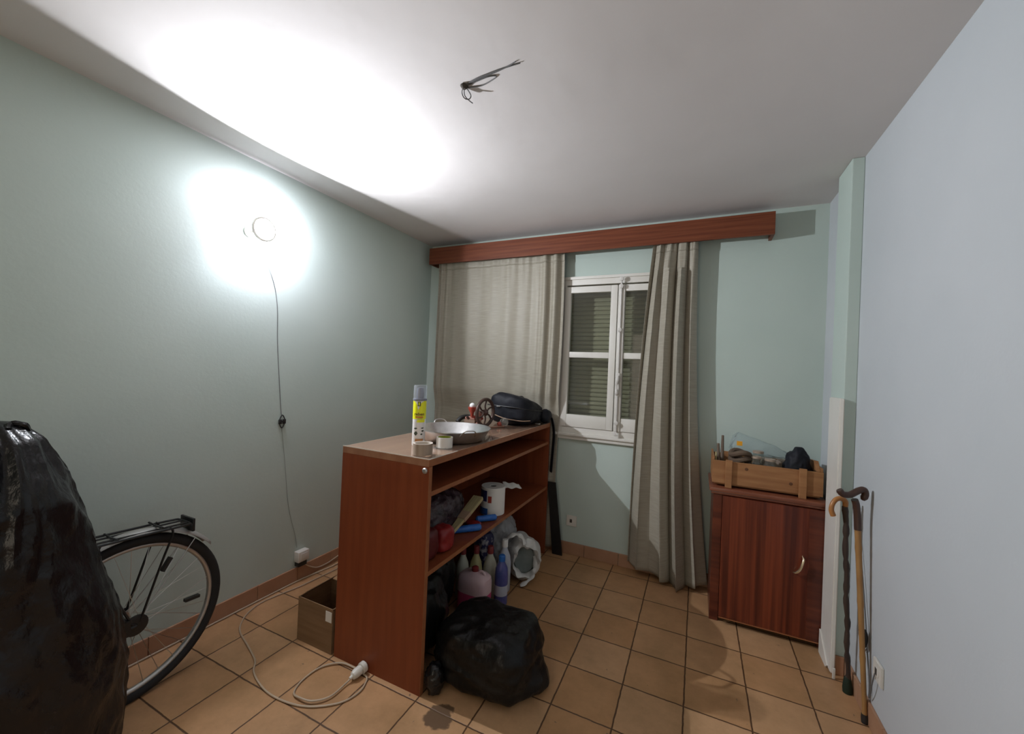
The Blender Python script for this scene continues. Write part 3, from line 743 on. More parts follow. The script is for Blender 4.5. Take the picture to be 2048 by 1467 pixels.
# ------------------------------------------------------------------ things on the middle shelf
SZ = .5175
rl = thing('toilet_roll', 'big white toilet roll in blue printed wrap on the shelf', 'toilet roll', (-1.12, 2.205, SZ))
rc = (-1.12, 2.205, SZ)
obj('paper', lt([(.020, .160), (.020, .150), (.0, .150)], rc, n=28, cap=False), M['joint'], rl)  # dark disc painted in for the shade inside the core
obj('roll', lt([(.021, .164), (.072, .166), (.074, .160), (.074, .002), (.06, 0), (.021, 0), (.021, .164)], rc, n=48, cap=False), M['paper'], rl)
def arcpatch(c, r, a0, a1, z0_, z1_, m, name, parent, n=14):
    bm = bmesh.new(); A = [[bm.verts.new((c[0]+r*cos(a0+(a1-a0)*k/n), c[1]+r*sin(a0+(a1-a0)*k/n), z)) for k in range(n+1)] for z in (z0_, z1_)]
    for k in range(n): bm.faces.new((A[0][k], A[0][k+1], A[1][k+1], A[1][k]))
    return obj(name, bm, m, parent)
arcpatch(rc, .0752, -2.75, -1.60, SZ+.085, SZ+.150, M['navy'], 'blue_print', rl)
arcpatch(rc, .0752, -2.6, -1.5, SZ+.005, SZ+.045, M['blue'], 'blue_print', rl)
arcpatch(rc, .0752, -1.50, -1.20, SZ+.080, SZ+.120, M['redpaint'], 'red_emblem', rl)
bm = bmesh.new(); pr_ = None
for k in range(13):
    t_ = k/12; p = Vector((-1.12+.074*cos(.2)+.085*t_*.9-.01, 2.205+.04+.085*t_, SZ+.160-.02*t_+.004*sin(k)))
    cur = (bm.verts.new(p+Vector((0, 0, -.012*(1-t_)))), bm.verts.new(p+Vector((-.05, .06, .006))))
    if pr_: bm.faces.new((pr_[0], cur[0], cur[1], pr_[1]))
    pr_ = cur
obj('loose_sheet', bm, M['paper'], rl)
def foil_roll(a, b, r, label):
    a, b = Vector(a), Vector(b); d = (b-a).normalized()
    single('foil_roll', lathe(bmesh.new(), [(r*.5, 0), (r, .008), (r*.97, .05), (r*1.03, .09), (r, (b-a).length-.008), (r*.5, (b-a).length)], a, d, 16), M['blue'], label, 'roll', 'blue rolls on the middle shelf')
foil_roll((-1.16, 1.80, SZ+.019), (-1.045, 1.930, SZ+.019), .018, 'brighter blue foil roll near the shelf edge beside the red pouch')
foil_roll((-1.125, 2.010, SZ+.0185), (-1.040, 2.105, SZ+.0185), .0175, 'darker blue foil roll at the foot of the toilet roll')
single('red_striped_wrapper', blob((-1.115, 1.965, SZ+.012), (.045, .028, .012), 3, .003, 30, 2, 24, 12), M['redpouch'], 'small red wrapper lying between the two blue rolls', 'wrapper')
br_ = thing('paint_brush', 'flat brush with pale bristles leaning on the shelf clutter', 'brush', (-1.14, 1.88, SZ))
a, b = Vector((-1.10, 1.74, SZ+.060)), Vector((-1.10, 1.985, SZ+.155))
d = (b-a).normalized(); s = Vector((1, .1, 0)).normalized()
def slab_between(a, b, w0, w1, th):
    d = (b-a).normalized(); s = d.cross(Vector((0,0,1))).normalized(); n_ = s.cross(d)
    bm = bmesh.new()
    return loft(bm, [[p+s*(w_*sx)+n_*(th*sz) for sx, sz in ((-1,-1),(1,-1),(1,1),(-1,1))] for p, w_ in ((a, w0), (b, w1))])
obj('bristles', slab_between(a+(b-a)*.5, b, .026, .030, .010), M['bristle'], br_)
obj('ferrule', slab_between(a+(b-a)*.28, a+(b-a)*.498, .022, .026, .011), M['tan'], br_)
obj('brush_handle', slab_between(a-(b-a)*.25, a+(b-a)*.278, .010, .020, .008), M['bristle'], br_)
single('crumpled_film', blob((-1.30, 1.76, SZ+.100), (.13, .25, .098), 2.6, .030, 13, 4, 90, 50), M['purple'], 'dark crumpled plastic film heaped at the near end of the shelf', 'plastic film')
single('red_pouch', blob((-1.10, 1.635, SZ+.056), (.045, .050, .055), 4, .008, 16, 6, 48, 26), M['redpouch'], 'bright red plastic pouch at the near end of the shelf', 'pouch')
single('dark_red_pouch', blob((-1.115, 1.520, SZ+.068), (.05, .055, .066), 4, .008, 16, 8, 40, 24), mat('maroon_pouch', (.08, .008, .01), .4, c2=(.11, .012, .015), scale=(12, 12, 12)), 'dark maroon pouch behind the panel edge beside the red pouch', 'pouch')

# ------------------------------------------------------------------ things on the floor under the bookcase
def jug():
    c = Vector((-1.125, 2.03, 0)); t = thing('plastic_jug', 'translucent jug half full of pink liquid under the bookcase', 'jug', c)
    def sec(w_, d_, z, n=40, pw=3.2):
        out = []
        for k in range(n):
            a = 2*pi*k/n; kx = (abs(cos(a))**pw+abs(sin(a))**pw)**(-1/pw)
            out.append(c+Vector((cos(a)*kx*w_, sin(a)*kx*d_, z)))
        return out
    obj('pink_liquid', loft(bmesh.new(), [sec(.084, .055, .001), sec(.094, .064, .012), sec(.096, .066, .06), sec(.096, .066, .125)]), M['pinkliq'], t)
    obj('jug_body', loft(bmesh.new(), [sec(.096, .066, .1255), sec(.096, .066, .180), sec(.092, .060, .206), sec(.075, .048, .221), sec(.030, .024, .229), sec(.018, .018, .234)]), M['jug'], t)
    obj('jug_cap', lt([(.020, .2345), (.020, .254), (.014, .258)], c, n=20), M['cap_red'], t)
    obj('jug_handle', tb(smooth_path([c+Vector((.022, 0, .224)), c+Vector((.035, 0, .240)), c+Vector((.055, 0, .236)), c+Vector((.070, 0, .214))]), .007), M['jug'], t)
jug()
def bottle(c, h, r, m_body, m_cap, label):
    t = thing('cleaning_bottle', label, 'bottle', c, 'cleaning bottles under the bookcase')
    obj('bottle_body', lt([(r*.9, 0), (r, .006), (r, h*.55), (r*.85, h*.68), (r*.42, h*.82), (r*.40, h*.86)], c, n=28), m_body, t)
    obj('bottle_cap', lt([(r*.47, h*.8605), (r*.45, h*.98), (r*.38, h)], c, n=20), m_cap, t)
bottle(Vector((-1.27, 2.13, 0)), .30, .040, M['bottle_white'], M['cap_red'], 'leftmost pale bottle with a dark red cap behind the pink jug')
bottle(Vector((-1.205, 2.18, 0)), .30, .040, M['bottle_yellow'], M['cap_red'], 'yellowish bottle with a red collar behind the pink jug')
bottle(Vector((-1.125, 2.215, 0)), .305, .042, M['bottle_white'], M['cap_red'], 'pale bottle with a bright red cap behind the pink jug')
bottle(Vector((-1.075, 2.315, 0)), .32, .042, M['bottle_clear'], M['label_white'], 'milky bottle with a white top beside the blue bottle')
bb2 = thing('detergent_bottle', 'dark blue detergent bottle right of the pink jug', 'bottle', (-1.025, 2.175, 0))
c = Vector((-1.025, 2.175, 0))
obj('bottle_body', lt([(.035, 0), (.040, .006), (.040, .17), (.036, .215), (.020, .245), (.018, .255)], c, n=28), M['bluebottle'], bb2)
obj('bottle_label', lt([(.0406, .06), (.0406, .12)], c, n=28, cap=False), M['bottle_clear'], bb2)
obj('bottle_cap', lt([(.020, .2555), (.020, .285), (.015, .29)], c, n=18), M['blue'], bb2)
# open white carrier bag, mouth towards the room
def open_bag():
    c = Vector((-1.035, 2.54, .13)); ax_ = Vector((.45, -.80, .10)).normalized()
    u = ax_.cross(Vector((0,0,1))).normalized(); v = u.cross(ax_)
    t = thing('carrier_bag', 'open white carrier bag lying with its grey inside showing', 'bag', (-1.035, 2.54, 0))
    prof = [(.02, -.14), (.09, -.13), (.125, -.08), (.135, -.01), (.128, .06), (.110, .10), (.098, .118)]
    n = 64; rings = []
    for r, h in prof+[(.085, .10), (.080, .05)]:
        ring = []
        for k in range(n):
            a = 2*pi*k/n; dd = u*cos(a)*.86+v*sin(a)*1.05
            p = c+ax_*h+dd*r
            nn = noise.noise(p*17)+.5*noise.noise(p*36)
            p += dd*nn*.022+ax_*(.035*noise.noise(Vector((cos(a)*2.2, sin(a)*2.2, 1)))*(1 if h > .05 else 0))
            p.z = max(p.z, .003); ring.append(p)
        rings.append(ring)
    obj('bag_shell', loft(bmesh.new(), rings, cap=False), M['whitebag'], t)
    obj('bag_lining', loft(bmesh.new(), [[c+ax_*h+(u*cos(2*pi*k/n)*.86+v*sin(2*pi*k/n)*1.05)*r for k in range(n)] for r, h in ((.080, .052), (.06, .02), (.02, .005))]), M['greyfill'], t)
    bm = bmesh.new()
    pts = [(-.99, 2.39, .012), (-.96, 2.42, .03), (-.935, 2.46, .06), (-.93, 2.49, .11), (-.95, 2.52, .16)]
    tube(bm, smooth_path(pts, 5), [.012+.012*sin(k*.5)**2 for k in range(21)], 8, flat=.4)
    obj('bag_flap', bm, M['whitebag'], t)
open_bag()
hl = tb(smooth_path([(-1.11, 2.37, .255), (-1.09, 2.40, .300), (-1.05, 2.43, .318), (-1.01, 2.44, .300), (-.99, 2.44, .26)]), [.018+.006*sin(k*.9) for k in range(25)], 8, flat=.5)
single('plastic_handle_loop', hl, M['whitebag'], 'white plastic handle loop bunched above the bottles', 'bag handle')
single('grey_plastic_bag', blob((-1.28, 2.60, .175), (.12, .12, .175), 2.6, .035, 12, 9, 80, 46), M['greybag'], 'crumpled grey see-through plastic bag standing behind the bottles', 'bag')
single('magazine_bundle', blob((-1.25, 2.36, .155), (.05, .06, .155), 4, .014, 14, 12, 44, 26), mat('printed_packaging', (.03, .03, .10), .4, c2=(.4, .38, .40), scale=(30, 30, 30), lo=.5, hi=.6), 'blue and white printed packaging behind the bottle caps', 'packaging')
single('bin_bag', blob((-1.36, 1.95, .16), (.10, .10, .16), 2.8, .03, 10, 21, 60, 36), M['darkbag'], 'small dark bag pushed under the bookcase beside the bottles', 'bag')
single('bin_bag', blob((-1.30, 1.62, .175), (.19, .16, .175), 2.8, .035, 9, 22, 80, 44, stretch=(1, 1, .5)), M['darkbag'], 'dark bag deep under the bookcase behind the end panel', 'bag')
# big bin bag in front
def bin_sq(p):
    # sag at the top towards the bookcase, with a pulled-out lower corner
    t_ = (p.z+.126)/.252
    p.x *= 1-.10*max(0, t_-.6)
    
    f_ = max(0, 1-((p.x-.20)**2+(p.y-.02)**2+(p.z+.126)**2)**.5/.13)
    p.x += .085*f_; p.y += .02*f_
    return p
single('bin_bag', blob((-.826, 1.660, .127), (.215, .170, .126), 4.2, .022, 7, 31, 120, 60, squash=bin_sq, stretch=(.7, 1, 1.5)), M['darkbag'], 'large full black bin bag on the floor before the bookcase', 'bag')
single('plastic_film_ball', blob((-.982, 1.450, .060), (.030, .030, .058), 2.5, .014, 26, 41, 48, 30), M['blackbag'], 'small glossy crumpled film squeezed between bin bag and end panel', 'plastic film')
# dark board leaning at the far end
bm = bmesh.new(); prism(bm, [(-.968, 2.952, .0), (-.890, 2.952, .0), (-.965, 2.952, .545), (-1.030, 2.952, .545)], (0, .012, 0))
single('dark_board', bm, M['darkboard'], 'narrow black board leaning against the far end of the bookcase', 'board', smooth=False)

# ------------------------------------------------------------------ cardboard box
cb = thing('cardboard_box', 'small open brown cardboard box left of the bookcase', 'box', (-1.66, 1.50, 0))
x0, x1, y0, y1, hh = -1.785, -1.545, 1.400, 1.600, .215
bm = bmesh.new()
bx(bm, (x0, y0, .001), (x1, y0+.004, hh)); bx(bm, (x0, y1-.004, .001), (x1, y1, hh))
bx(bm, (x0, y0+.004, .001), (x0+.004, y1-.004, hh)); bx(bm, (x1-.004, y0+.004, .001), (x1, y1-.004, hh)); bx(bm, (x0+.004, y0+.004, .001), (x1-.004, y1-.004, .005))
obj('carton', bm, M['card'], cb, False)
def flap(P, m=M['card']):
    bm = bmesh.new(); a, b, c_, d_ = [Vector(p) for p in P]; n_ = (b-a).cross(c_-a).normalized()*.003
    prism(bm, [a, b, c_, d_], n_); return obj('flap', bm, m, cb, False)
flap([(x0+.004, y0, hh), (x0+.004, y1, hh), (x0+.055, y1-.01, hh+.040), (x0+.055, y0+.01, hh+.040)])
flap([(x0+.07, y1, hh), (x1, y1, hh), (x1-.01, y1-.02, hh+.06), (x0+.075, y1-.02, hh+.06)])
flap([(x0, y0, hh), (x1, y0, hh), (x1, y0+.05, hh-.045), (x0+.01, y0+.05, hh-.045)])
bm = bmesh.new(); bx(bm, (x1-.045, y0-.001, .15), (x1-.005, y0-.0002, .20)); obj('label_sticker', bm, M['paper'], cb, False)

# ------------------------------------------------------------------ cables on the floor
ex = thing('extension_cord', 'cream extension lead looping over the tiles to its connector', 'cable', (-1.4, 1.25, 0))
pts = [(-2.171,2.05,.005),(-2.171,1.959,.005),(-2.18,1.822,.005),(-2.19,1.711,.005),(-2.226,1.528,.005),(-2.205,1.43,.005),(-2.156,1.358,.005),(-2.078,1.298,.005),(-1.944,1.254,.005),(-1.815,1.209,.005),(-1.745,1.16,.005),(-1.61,1.122,.005),(-1.484,1.123,.005),(-1.375,1.153,.005),(-1.285,1.222,.005),(-1.258,1.293,.005),(-1.270,1.345,.005),(-1.30,1.378,.005),(-1.40,1.386,.008),(-1.464,1.374,.008),(-1.517,1.316,.006),(-1.522,1.230,.005),(-1.493,1.169,.005),(-1.438,1.158,.012),(-1.383,1.171,.012),(-1.341,1.221,.010),(-1.337,1.30,.012),(-1.335,1.323,.018)]
obj('cable', tb(smooth_path(pts, 8), .0038, 8), M['cable'], ex)
d = Vector((.25, .9, .18)).normalized(); c = Vector((-1.335, 1.318, .020))
obj('connector', lt([(.006, 0), (.008, .012), (.016, .016), (.020, .030), (.020, .052), (.017, .054), (.017, .058), (.024, .060), (.024, .078), (.016, .084)], c, Vector((.12, .97, .12)), 24), M['whiteplastic'], ex)
single('skirting_cable', tb(smooth_path([(-2.222,2.15,.006),(-2.222,2.001,.006),(-2.250,1.80,.006),(-2.256,1.624,.006),(-2.256,1.40,.006),(-2.255,1.2,.006),(-2.255,1.0,.006),(-2.255,.7,.006),(-2.255,.2,.006)], 6), .0045, 8), M['cable'], 'cream cable lying along the foot of the left wall', 'cable')

# ------------------------------------------------------------------ cabinet
CX0, CX1, CY0, CY1, CH = .108, .640, 2.640, 3.000, .770
cab = thing('cabinet', 'small reddish mahogany cabinet with one door in the right corner', 'cabinet', (.37, 2.82, 0))
obj('side_board', box((CX0, CY0, 0), (CX0+.018, CY1, CH-.04), .001), M['mahog_h'], cab, False)
obj('side_board', box((CX1-.018, CY0, 0), (CX1, CY1, CH-.04), .001), M['mahog_h'], cab, False)
obj('back_board', box((CX0+.0185, CY1-.01, .03), (CX1-.0185, CY1, CH-.041)), M['mahog_h'], cab, False)
obj('front_stile', box((CX0, CY0-.006, .0), (CX0+.045, CY0-.0005, CH-.041)), M['mahog_h'], cab, False)
obj('floor_board', box((CX0+.0185, CY0, .045), (CX1-.0185, CY1-.011, .060)), M['mahog_h'], cab, False)
bm = bmesh.new(); bx(bm, (CX0-.022, CY0-.026, CH-.022), (CX1+.012, CY1, CH), .005); bx(bm, (CX0-.012, CY0-.015, CH-.038), (CX1+.004, CY1, CH-.0225), .004)
obj('cabinet_top', bm, M['mahog_top'], cab)
bm = bmesh.new(); n = 16; rings = []
dx0, dx1 = CX0+.047, CX1
for k in range(n+1):     # gently bowed door
    t_ = k/n; x = dx0+(dx1-dx0)*t_; yb = CY0-.008; bow = .004*sin(pi*t_)
    rings.append([Vector((x, yb-.018-bow, .040)), Vector((x, yb, .040)), Vector((x, yb, CH-.042)), Vector((x, yb-.018-bow, CH-.042))])
dr = obj('cabinet_door', loft(bm, rings), M['mahog'], cab)
obj('cross_banding', box((CX1-.075, CY0-.0295, .042), (CX1-.002, CY0-.0265, CH-.044)), M['mahog_h'], dr, False)
obj('door_trim', box((dx0, CY0-.0325, .034), (CX1-.002, CY0-.0300, .040)), M['edge'], dr, False)
hp_ = smooth_path([(.540, CY0-.030, .474), (.543, CY0-.046, .462), (.536, CY0-.052, .436), (.526, CY0-.052, .405), (.510, CY0-.046, .384), (.502, CY0-.030, .380)])
obj('door_handle', tb(hp_, [.0035+.0030*sin(pi*k/(len(hp_)-1)) for k in range(len(hp_))], 10), M['brass'], dr)

# ------------------------------------------------------------------ wooden crate and contents
KX0, KX1, KY0, KY1, KZ = .098, .630, 2.655, 2.955, CH+.0008
cr = thing('wooden_crate', 'low pine crate full of odds and ends on the cabinet', 'crate', (.36, 2.8, KZ))
obj('slat', box((KX0, KY0, KZ+.020), (KX1, KY0+.012, KZ+.150), .001), M['pine'], cr, False)
obj('slat', box((KX0, KY1-.012, KZ+.020), (KX1, KY1, KZ+.150), .001), M['pine'], cr, False)
obj('slat', box((KX0, KY0+.0125, KZ+.020), (KX0+.010, KY1-.0125, KZ+.170), .001), M['pine'], cr, False)
obj('slat', box((KX1-.010, KY0+.0125, KZ+.020), (KX1, KY1-.0125, KZ+.170), .001), M['pine'], cr, False)
obj('bottom_board', box((KX0+.011, KY0+.0125, KZ+.010), (KX1-.011, KY1-.0125, KZ+.0195)), M['pine'], cr, False)
for x in (.165, .520):
    obj('batten', box((x, KY0-.016, KZ), (x+.034, KY0-.0005, KZ+.160), .002), M['pine'], cr, False)
    obj('batten', box((x, KY1+.0005, KZ), (x+.034, KY1+.016, KZ+.160), .002), M['pine'], cr, False)
obj('side_rail', prism(bmesh.new(), [(KX1-.030, KY0+.014, KZ+.151), (KX1-.030, KY1-.014, KZ+.151), (KX1-.030, KY1-.014, KZ+.175), (KX1-.030, KY0+.06, KZ+.20)], (.018, 0, 0)), M['pine'], cr, False)
for x, z in ((.272, .118), (.485, .068)):
    obj('knot', lt([(.009, 0), (.007, .0008), (0, .0009)], (x, KY0-.0002, KZ+z), (0, -1, 0), 14), M['knot'], cr)
KB = KZ+.021
def stick(p0, p1, r, m, label, name='wooden_stick'):
    single(name, tb([p0, tuple((a+b)/2 for a, b in zip(p0, p1)), p1], [r*.8, r, r*.7], 8), m, label, 'stick', 'wooden sticks in the crate')
stick((.135, 2.70, KB+.006), (.128, 2.76, KZ+.235), .010, M['tool'], 'shorter brown handle at the left end of the crate')
stick((.150, 2.72, KB+.006), (.155, 2.84, KZ+.275), .010, M['tool'], 'tallest brown handle standing up at the left of the crate')
stick((.118, 2.70, KB+.006), (.116, 2.72, KZ+.190), .006, M['bristle'], 'thin pale strip at the extreme left of the crate', 'pale_strip')
rope = bmesh.new()
for k in range(5): tube(rope, [Vector((.245+.048*cos(a), 2.745+.040*sin(a), KZ+.055+.034*k+.01*sin(2*a+k))) for a in [2*pi*j/24 for j in range(24)]], .016, 8, closed=True)
single('rope_coil', rope, M['rope'], 'brown coil of rope heaped at the left of the crate', 'rope')
def jar(c, r, h, label):
    t = thing('glass_jar', label, 'jar', c, 'glass jars in the crate')
    obj('jar_glass', lt([(r*.9, 0), (r, .006), (r, h*.8), (r*.8, h*.88), (r*.8, h*.93)], c, n=22), M['jar'], t)
    obj('jar_lid', lt([(r*.86, h*.931), (r*.86, h), (r*.5, h+.001)], c, n=22), M['brown_tape'], t)
    obj('jar_contents', lt([(r*.8, .008), (r*.8, h*.6)], c, n=18), M['jarfill'], t)
jar(Vector((.325, 2.735, KB)), .032, .165, 'glass jar next to the rope coil in the crate')
jar(Vector((.395, 2.720, KB)), .032, .160, 'glass jar in the middle of the crate')
jar(Vector((.345, 2.815, KB)), .034, .185, 'taller glass jar behind the others under the clear bag')
single('grey_cloth_roll', lathe(bmesh.new(), [(.01, 0), (.034, .006), (.038, .05), (.032, .085), (.01, .09)], (.435, 2.785, KZ+.135), (.60, .75, .0), 20), M['jarfill'], 'brown rolled bundle right of the jars in the crate', 'bundle')
single('clear_plastic_cup', lt([(.026, 0), (.034, .07), (.035, .072), (.033, .071), (.025, .003)], (.448, 2.705, KZ+.060), (.0, -.05, 1), 24), M['clearfilm'], 'small clear plastic cup leaning in the crate', 'cup')
single('black_cloth', blob((.530, 2.750, KZ+.140), (.060, .055, .115), 1.7, .016, 16, 51, 60, 36), M['blackcloth'], 'black cloth bunched up at the right of the crate', 'cloth')
single('brown_tin', lt([(.030, 0), (.032, .004), (.032, .13), (.028, .134)], (.400, 2.905, KZ+.025), (0, 0, 1), 22), M['brown_tape'], 'brown round tin behind the rolled bundle', 'tin')
cbg = thing('clear_bag', 'clear plastic bag with an orange sticker bulging out of the crate', 'bag', (.30, 2.85, KZ+.15))
bgm = bmesh.new(); rings = []
for j in range(19):
    t_ = j/18; x = .205+.30*t_; hh_ = (.115*(1-t_)**.7+.018)*(min(1, t_*9+.25)); ring = []
    for k in range(28):
        a = 2*pi*k/28; p = Vector((x+.01*sin(k*1.7+j), 2.885+.052*cos(a)*(1-.3*t_), KZ+.175+max(-.006, hh_*sin(a))))
        p += Vector((0, .5, 1))*.010*noise.noise(p*30); ring.append(p)
    rings.append(ring)
obj('bag_film', loft(bgm, rings), M['clearfilm'], cbg)
obj('sticker', box((.232, 2.822, KZ+.225), (.262, 2.824, KZ+.252), .0005), M['orange_sticker'], cbg, False)

# ------------------------------------------------------------------ white board / trunking on the column
tr = thing('white_trunking', 'tall white painted board covering the foot of the corner column', 'board', (.62, 2.55, 0))
bm = bmesh.new(); poly = [(.629, 2.432), (.6475, 2.428), (.6475, 2.605), (.629, 2.605)]
prism(bm, [(x, y, .005) for x, y in poly], (0, 0, 1.325)); bmesh.ops.bevel(bm, geom=bm.edges[:], offset=.004, segments=2, affect='EDGES')
obj('board', bm, M['white_paint'], tr)
bm = bmesh.new(); prism(bm, [(.6285, 2.60, 0), (.6285, 2.48, 0), (.6285, 2.46, .02), (.6285, 2.58, .11), (.6285, 2.60, .12)], (-.007, 0, 0))
obj('splinter', bm, M['white_paint'], tr, False)
single('white_peg', box((.630, 2.395, .0005), (.641, 2.405, .05), .002), M['white_paint'], 'small white peg on the floor at the foot of the board', 'peg')

# ------------------------------------------------------------------ walking canes
ca = thing('walking_cane', 'dark knobbly walking cane with a honey-coloured crook handle', 'cane', (.668, 2.33, 0))
n = 40; P = []; R = []
for k in range(n+1):
    t_ = k/n; P.append((.668-.038*t_+.002*sin(t_*23), 2.325-.02*t_, .045+(.80)*t_)); R.append(.0095+.0016*sin(t_*60)+.001*sin(t_*97)+.0015*t_)
obj('shaft', tb(P, R, 10), M['cane_black'], ca)
obj('rubber_tip', lt([(.018, 0), (.019, .02), (.016, .045), (.013, .065), (.010, .07)], (.668, 2.325, .001), (-.03, 0, 1), 18), mat('green_black_rubber', (.008, .02, .01), .7), ca)
cp = smooth_path([(.630, 2.305, .8455), (.628, 2.303, .868), (.612, 2.297, .880), (.592, 2.290, .874), (.578, 2.285, .852), (.574, 2.283, .825), (.582, 2.285, .800)])
obj('crook_handle', tb(cp, [.0105+.001*sin(k*.2) for k in range(len(cp))], 10), M['cane_orange'], ca)
cb_ = thing('walking_cane', 'golden cane walking stick with a dark brown angled handle', 'cane', (.678, 2.16, 0))
P = [(.678-.030*k/30, 2.155+.05*k/30, .035+.74*k/30) for k in range(31)]
obj('shaft', tb(P, [.0085+.003*k/30+(.0015 if k % 9 == 0 else 0) for k in range(31)], 10), M['cane_yellow'], cb_)
obj('rubber_tip', lt([(.012, 0), (.013, .02), (.011, .036)], (.679, 2.154, .001), (-.03, .05, 1), 16), M['dark'], cb_)
obj('neck', tb(smooth_path([(.648, 2.205, .7755), (.646, 2.208, .83), (.640, 2.205, .88), (.632, 2.20, .905)]), [.013]*19, 10), M['cane_brown'], cb_)
hp2 = smooth_path([(.574, 2.185, .942), (.588, 2.188, .925), (.615, 2.195, .925), (.645, 2.203, .945), (.664, 2.208, .950), (.670, 2.21, .930), (.662, 2.21, .905)])
obj('cane_handle', tb(hp2, [.012, .013, .014]+[.0135]*(len(hp2)-6)+[.011, .009, .006], 10), M['cane_brown'], cb_)
fc = thing('power_cord', 'thin grey cord with a black inline switch hanging beside the canes', 'cord', (.688, 2.2, .1))
obj('cable', tb(smooth_path([(.688, 2.315, .70), (.688, 2.266, .564), (.688, 2.215, .40), (.688, 2.19, .30), (.688, 2.165, .22), (.688, 2.15, .15), (.686, 2.145, .115), (.683, 2.12, .15), (.680, 2.10, .20), (.684, 2.09, .25)]), .0025, 6), M['greycable'], fc)
obj('inline_switch', ball((.682, 2.197, .325), .04, 10, (.28, .3, 1.0)), M['dark'], fc)
obj('cable', tb(smooth_path([(.688, 2.19, .29), (.689, 2.22, .262), (.690, 2.26, .275), (.690, 2.30, .30)]), .0022, 6), M['greycable'], fc)

# ------------------------------------------------------------------ bicycle (its rear end shows)
bi = thing('bicycle', 'old black bicycle against the left wall with its rear wheel showing', 'bicycle', (-2.03, .5, 0))
WXc, WY, WZ, WR = -2.03, .826, .332, .318
def circ(r, x=WXc, a0=0, a1=2*pi, n=72, closed=True):
    m = n if closed else n+1
    return [Vector((x, WY+r*cos(a0+(a1-a0)*k/n), WZ+r*sin(a0+(a1-a0)*k/n))) for k in range(m)]
wl = obj('rear_wheel', tb(circ(WR-.026), .0115, 10, closed=True), M['alu'], bi, label='dull metal rim of the rear wheel')
obj('tyre', tb(circ(WR-.004), .0215, 14, closed=True), M['rubber'], wl)
obj('hub', lt([(.006, -.055), (.020, -.05), (.020, -.044), (.011, -.04), (.011, .04), (.022, .044), (.022, .05), (.006, .06)], (WXc, WY, WZ), (1, 0, 0), 20), M['chrome'], wl)
obj('sprocket', lt([(.036, .052), (.040, .054), (.040, .058), (.034, .060)], (WXc, WY, WZ), (1, 0, 0), 22), M['dark'], wl)
for k in range(32):
    a = 2*pi*k/32; sd = .045 if k % 2 else -.045; off = .38 if (k//2) % 2 else -.38
    p0 = Vector((WXc+sd, WY+.02*cos(a+off*3), WZ+.02*sin(a+off*3))); p1 = Vector((WXc+sd*.08, WY+(WR-.034)*cos(a), WZ+(WR-.034)*sin(a)))
    obj('spoke', tb([p0, p1], .0011, 5), M['chrome'], wl)
for a in (-.05, 1.02, 3.9):
    c = Vector((WXc+.012, WY+.215*cos(a), WZ+.215*sin(a))); d = Vector((0, cos(a), sin(a)))
    obj('spoke_reflector', slab_between(c-d*.028, c+d*.028, .010, .010, .006), M['dark'], wl)
fd = bmesh.new()      # mudguard
rings = []
for k in range(37):
    a = radians(38)+radians(142)*k/36
    rings.append([Vector((WXc+w_*.034, WY+(WR+.042-abs(w_)**2*.016)*cos(a), WZ+(WR+.042-abs(w_)**2*.016)*sin(a))) for w_ in (-1, -.6, 0, .6, 1)])
fe = obj('mudguard', loft(fd, rings, close=False), M['fender'], bi)
fe.modifiers.new('thickness', 'SOLIDIFY').thickness = .0015
for sx in (-1, 1):
    obj('mudguard_stay', tb([(WXc+sx*.052, WY, WZ), (WXc+sx*.031, WY+(WR+.02)*cos(radians(52)), WZ+(WR+.02)*sin(radians(52)))], .0022, 6), M['alu'], fe)
    # carrier struts
rk = obj('luggage_rack', tb(smooth_path([(WXc+.055, .52, .697), (WXc+.055, .80, .684), (WXc+.055, .98, .674), (WXc+.035, 1.006, .672), (WXc-.035, 1.006, .672), (WXc-.055, .98, .674), (WXc-.055, .80, .684), (WXc-.055, .52, .697)]), .0048, 8), M['blackpaint'], bi)
for x in (-.022, .022): obj('rack_bar', tb([(WXc+x, .52, .698), (WXc+x, 1.004, .672)], .0040, 6), M['blackpaint'], rk)
for y in (.62, .76, .90): obj('rack_bar', tb([(WXc-.055, y, .691), (WXc, y, .688), (WXc+.055, y, .691)], .0040, 6), M['blackpaint'], rk)
obj('rack_plate', box((WXc-.050, 1.012, .634), (WXc+.050, 1.022, .690), .003), M['blackpaint'], rk)
for sx in (-1, 1):
    obj('rack_stay', tb(smooth_path([(WXc+sx*.058, WY+.012, WZ+.01), (WXc+sx*.060, .90, .55), (WXc+sx*.058, .935, .655), (WXc+sx*.055, .925, .682)], 5), .0048, 6), M['blackpaint'], rk)
    obj('rack_stay', tb(smooth_path([(WXc+sx*.058, WY-.012, WZ+.01), (WXc+sx*.060, .72, .56), (WXc+sx*.058, .70, .645), (WXc+sx*.055, .71, .687)], 5), .0048, 6), M['blackpaint'], rk)
bf = obj('frame', tb([(WXc, .40, .34), (WXc, .30, .86)], .014, 10), M['blackpaint'], bi)
for sx in (-1, 1):
    obj('seat_stay', tb([(WXc+sx*.058, WY, WZ), (WXc+sx*.018, .32, .80)], .0075, 8), M['blackpaint'], bf)
    obj('chain_stay', tb([(WXc+sx*.058, WY, WZ), (WXc+sx*.03, .42, .29)], .009, 8), M['blackpaint'], bf)
    obj('dropout', box((WXc+sx*.058-.003, WY-.018, WZ-.022), (WXc+sx*.058+.003, WY+.018, WZ+.03), .002), M['blackpaint'], bf)
obj('chain_guard', slab_between(Vector((WXc+.066, WY-.02, WZ+.005)), Vector((WXc+.066, .45, .30)), .004, .004, .030), M['blackpaint'], bf)

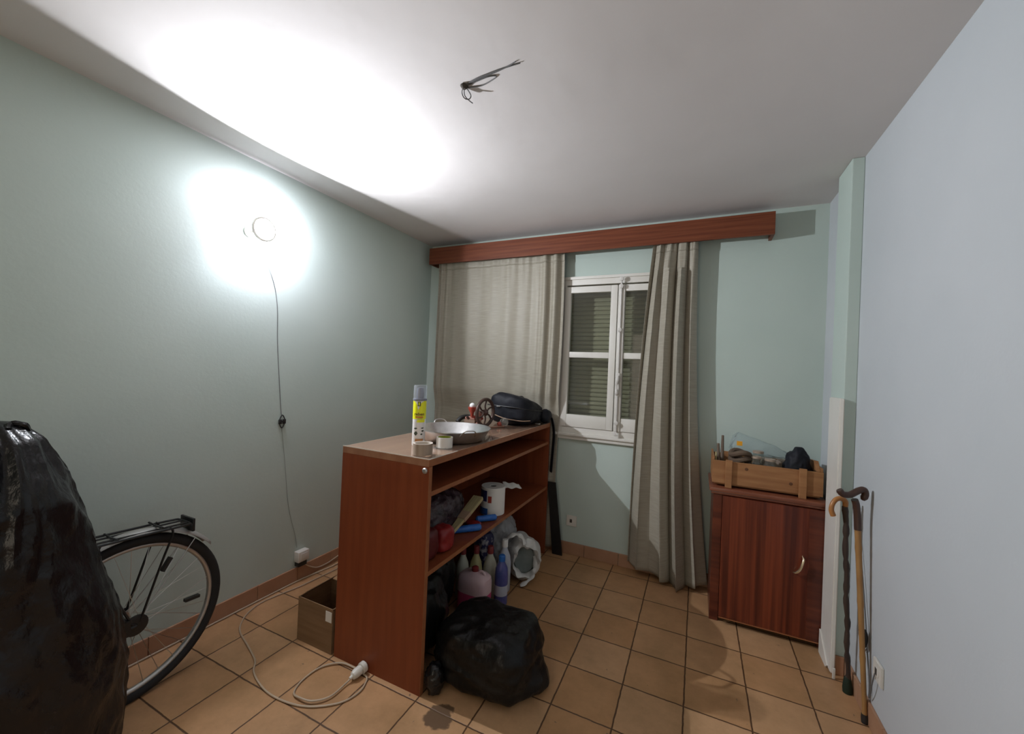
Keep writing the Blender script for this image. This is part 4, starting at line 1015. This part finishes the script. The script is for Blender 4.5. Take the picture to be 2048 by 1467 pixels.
# ------------------------------------------------------------------ black plastic cover
def cover_bm():
    prof = [(1.180, .400, .012), (1.174, .425, .03), (1.155, .460, .060), (1.11, .500, .10), (1.0, .545, .15), (.843, .590, .21), (.65, .640, .27), (.476, .690, .31), (.281, .722, .335), (.12, .722, .345), (.0, .71, .345)]
    cxx, axx = -1.93, .20
    bm = bmesh.new(); rings = []; N = 160; nv = 110
    for j in range(nv+1):
        z = 1.180*(1-j/nv)
        for (za, ya, aa), (zb, yb_, ab) in zip(prof[:-1], prof[1:]):
            if zb <= z <= za+1e-9:
                t_ = (za-z)/(za-zb); ys = ya+(yb_-ya)*t_; ay = aa+(ab-aa)*t_; break
        Nn = sqrt(ys*ys+1.8**2); ax_ = axx*min(1, ay/.18)
        s_ = sqrt((ax_*ys)**2+(ay*1.8)**2)/Nn
        # the top leans back toward the frame edge: broad rounded shoulder on the near side
        cyy = (-cxx*ys-s_*Nn)/1.8
        ring = []
        for k in range(N):
            a = 2*pi*k/N; ca_, sa_ = cos(a), sin(a)
            pw = 2.3; kk = (abs(ca_)**pw+abs(sa_)**pw)**(-1/pw)
            near = 1.0+(.55*max(0, -sa_)) 
            p = Vector((cxx+ax_*ca_*kk, cyy+ay*sa_*kk*near, z+.02))
            q_ = Vector((cos(a)*2.2, sin(a)*2.2, z*1.6)); q2 = Vector((cos(a)*4.5, sin(a)*4.5, z*4.0+cos(a)*2)); q3 = Vector((p.x*14, p.y*14, p.z*14))
            cr_ = .016*noise.noise(q_)+.014*(1-2*abs(noise.noise(q2)))+.004*(1-2*abs(noise.noise(q3)))
            f_ = min(1, ay/.15)
            p += Vector((ca_, sa_, 0))*cr_*f_-Vector((0, 0, .01))
            p.z += .012*noise.noise(Vector((p.x*9, p.y*9, 4)))*(1 if z > .05 else 0)
            p.z = max(p.z, .004); p.x = max(p.x, XL+.03); ring.append(p)
        rings.append(ring)
    return loft(bm, rings)
cv = thing('black_plastic_cover', 'glossy black plastic sheet draped over the front of the bicycle', 'cover', (-1.93, .4, 0))
obj('sheet', cover_bm(), M['blackbag'], cv)
bm = tb(smooth_path([(-1.86, .45, 1.160), (-1.88, .46, 1.176), (-1.87, .485, 1.170), (-1.885, .50, 1.145)]), [.008, .009, .007, .008, .01, .008, .007, .008, .009, .008, .007, .008, .009, .008, .007, .006, .006, .005, .004], 7)
obj('knotted_tip', bm, M['blackbag'], cv)
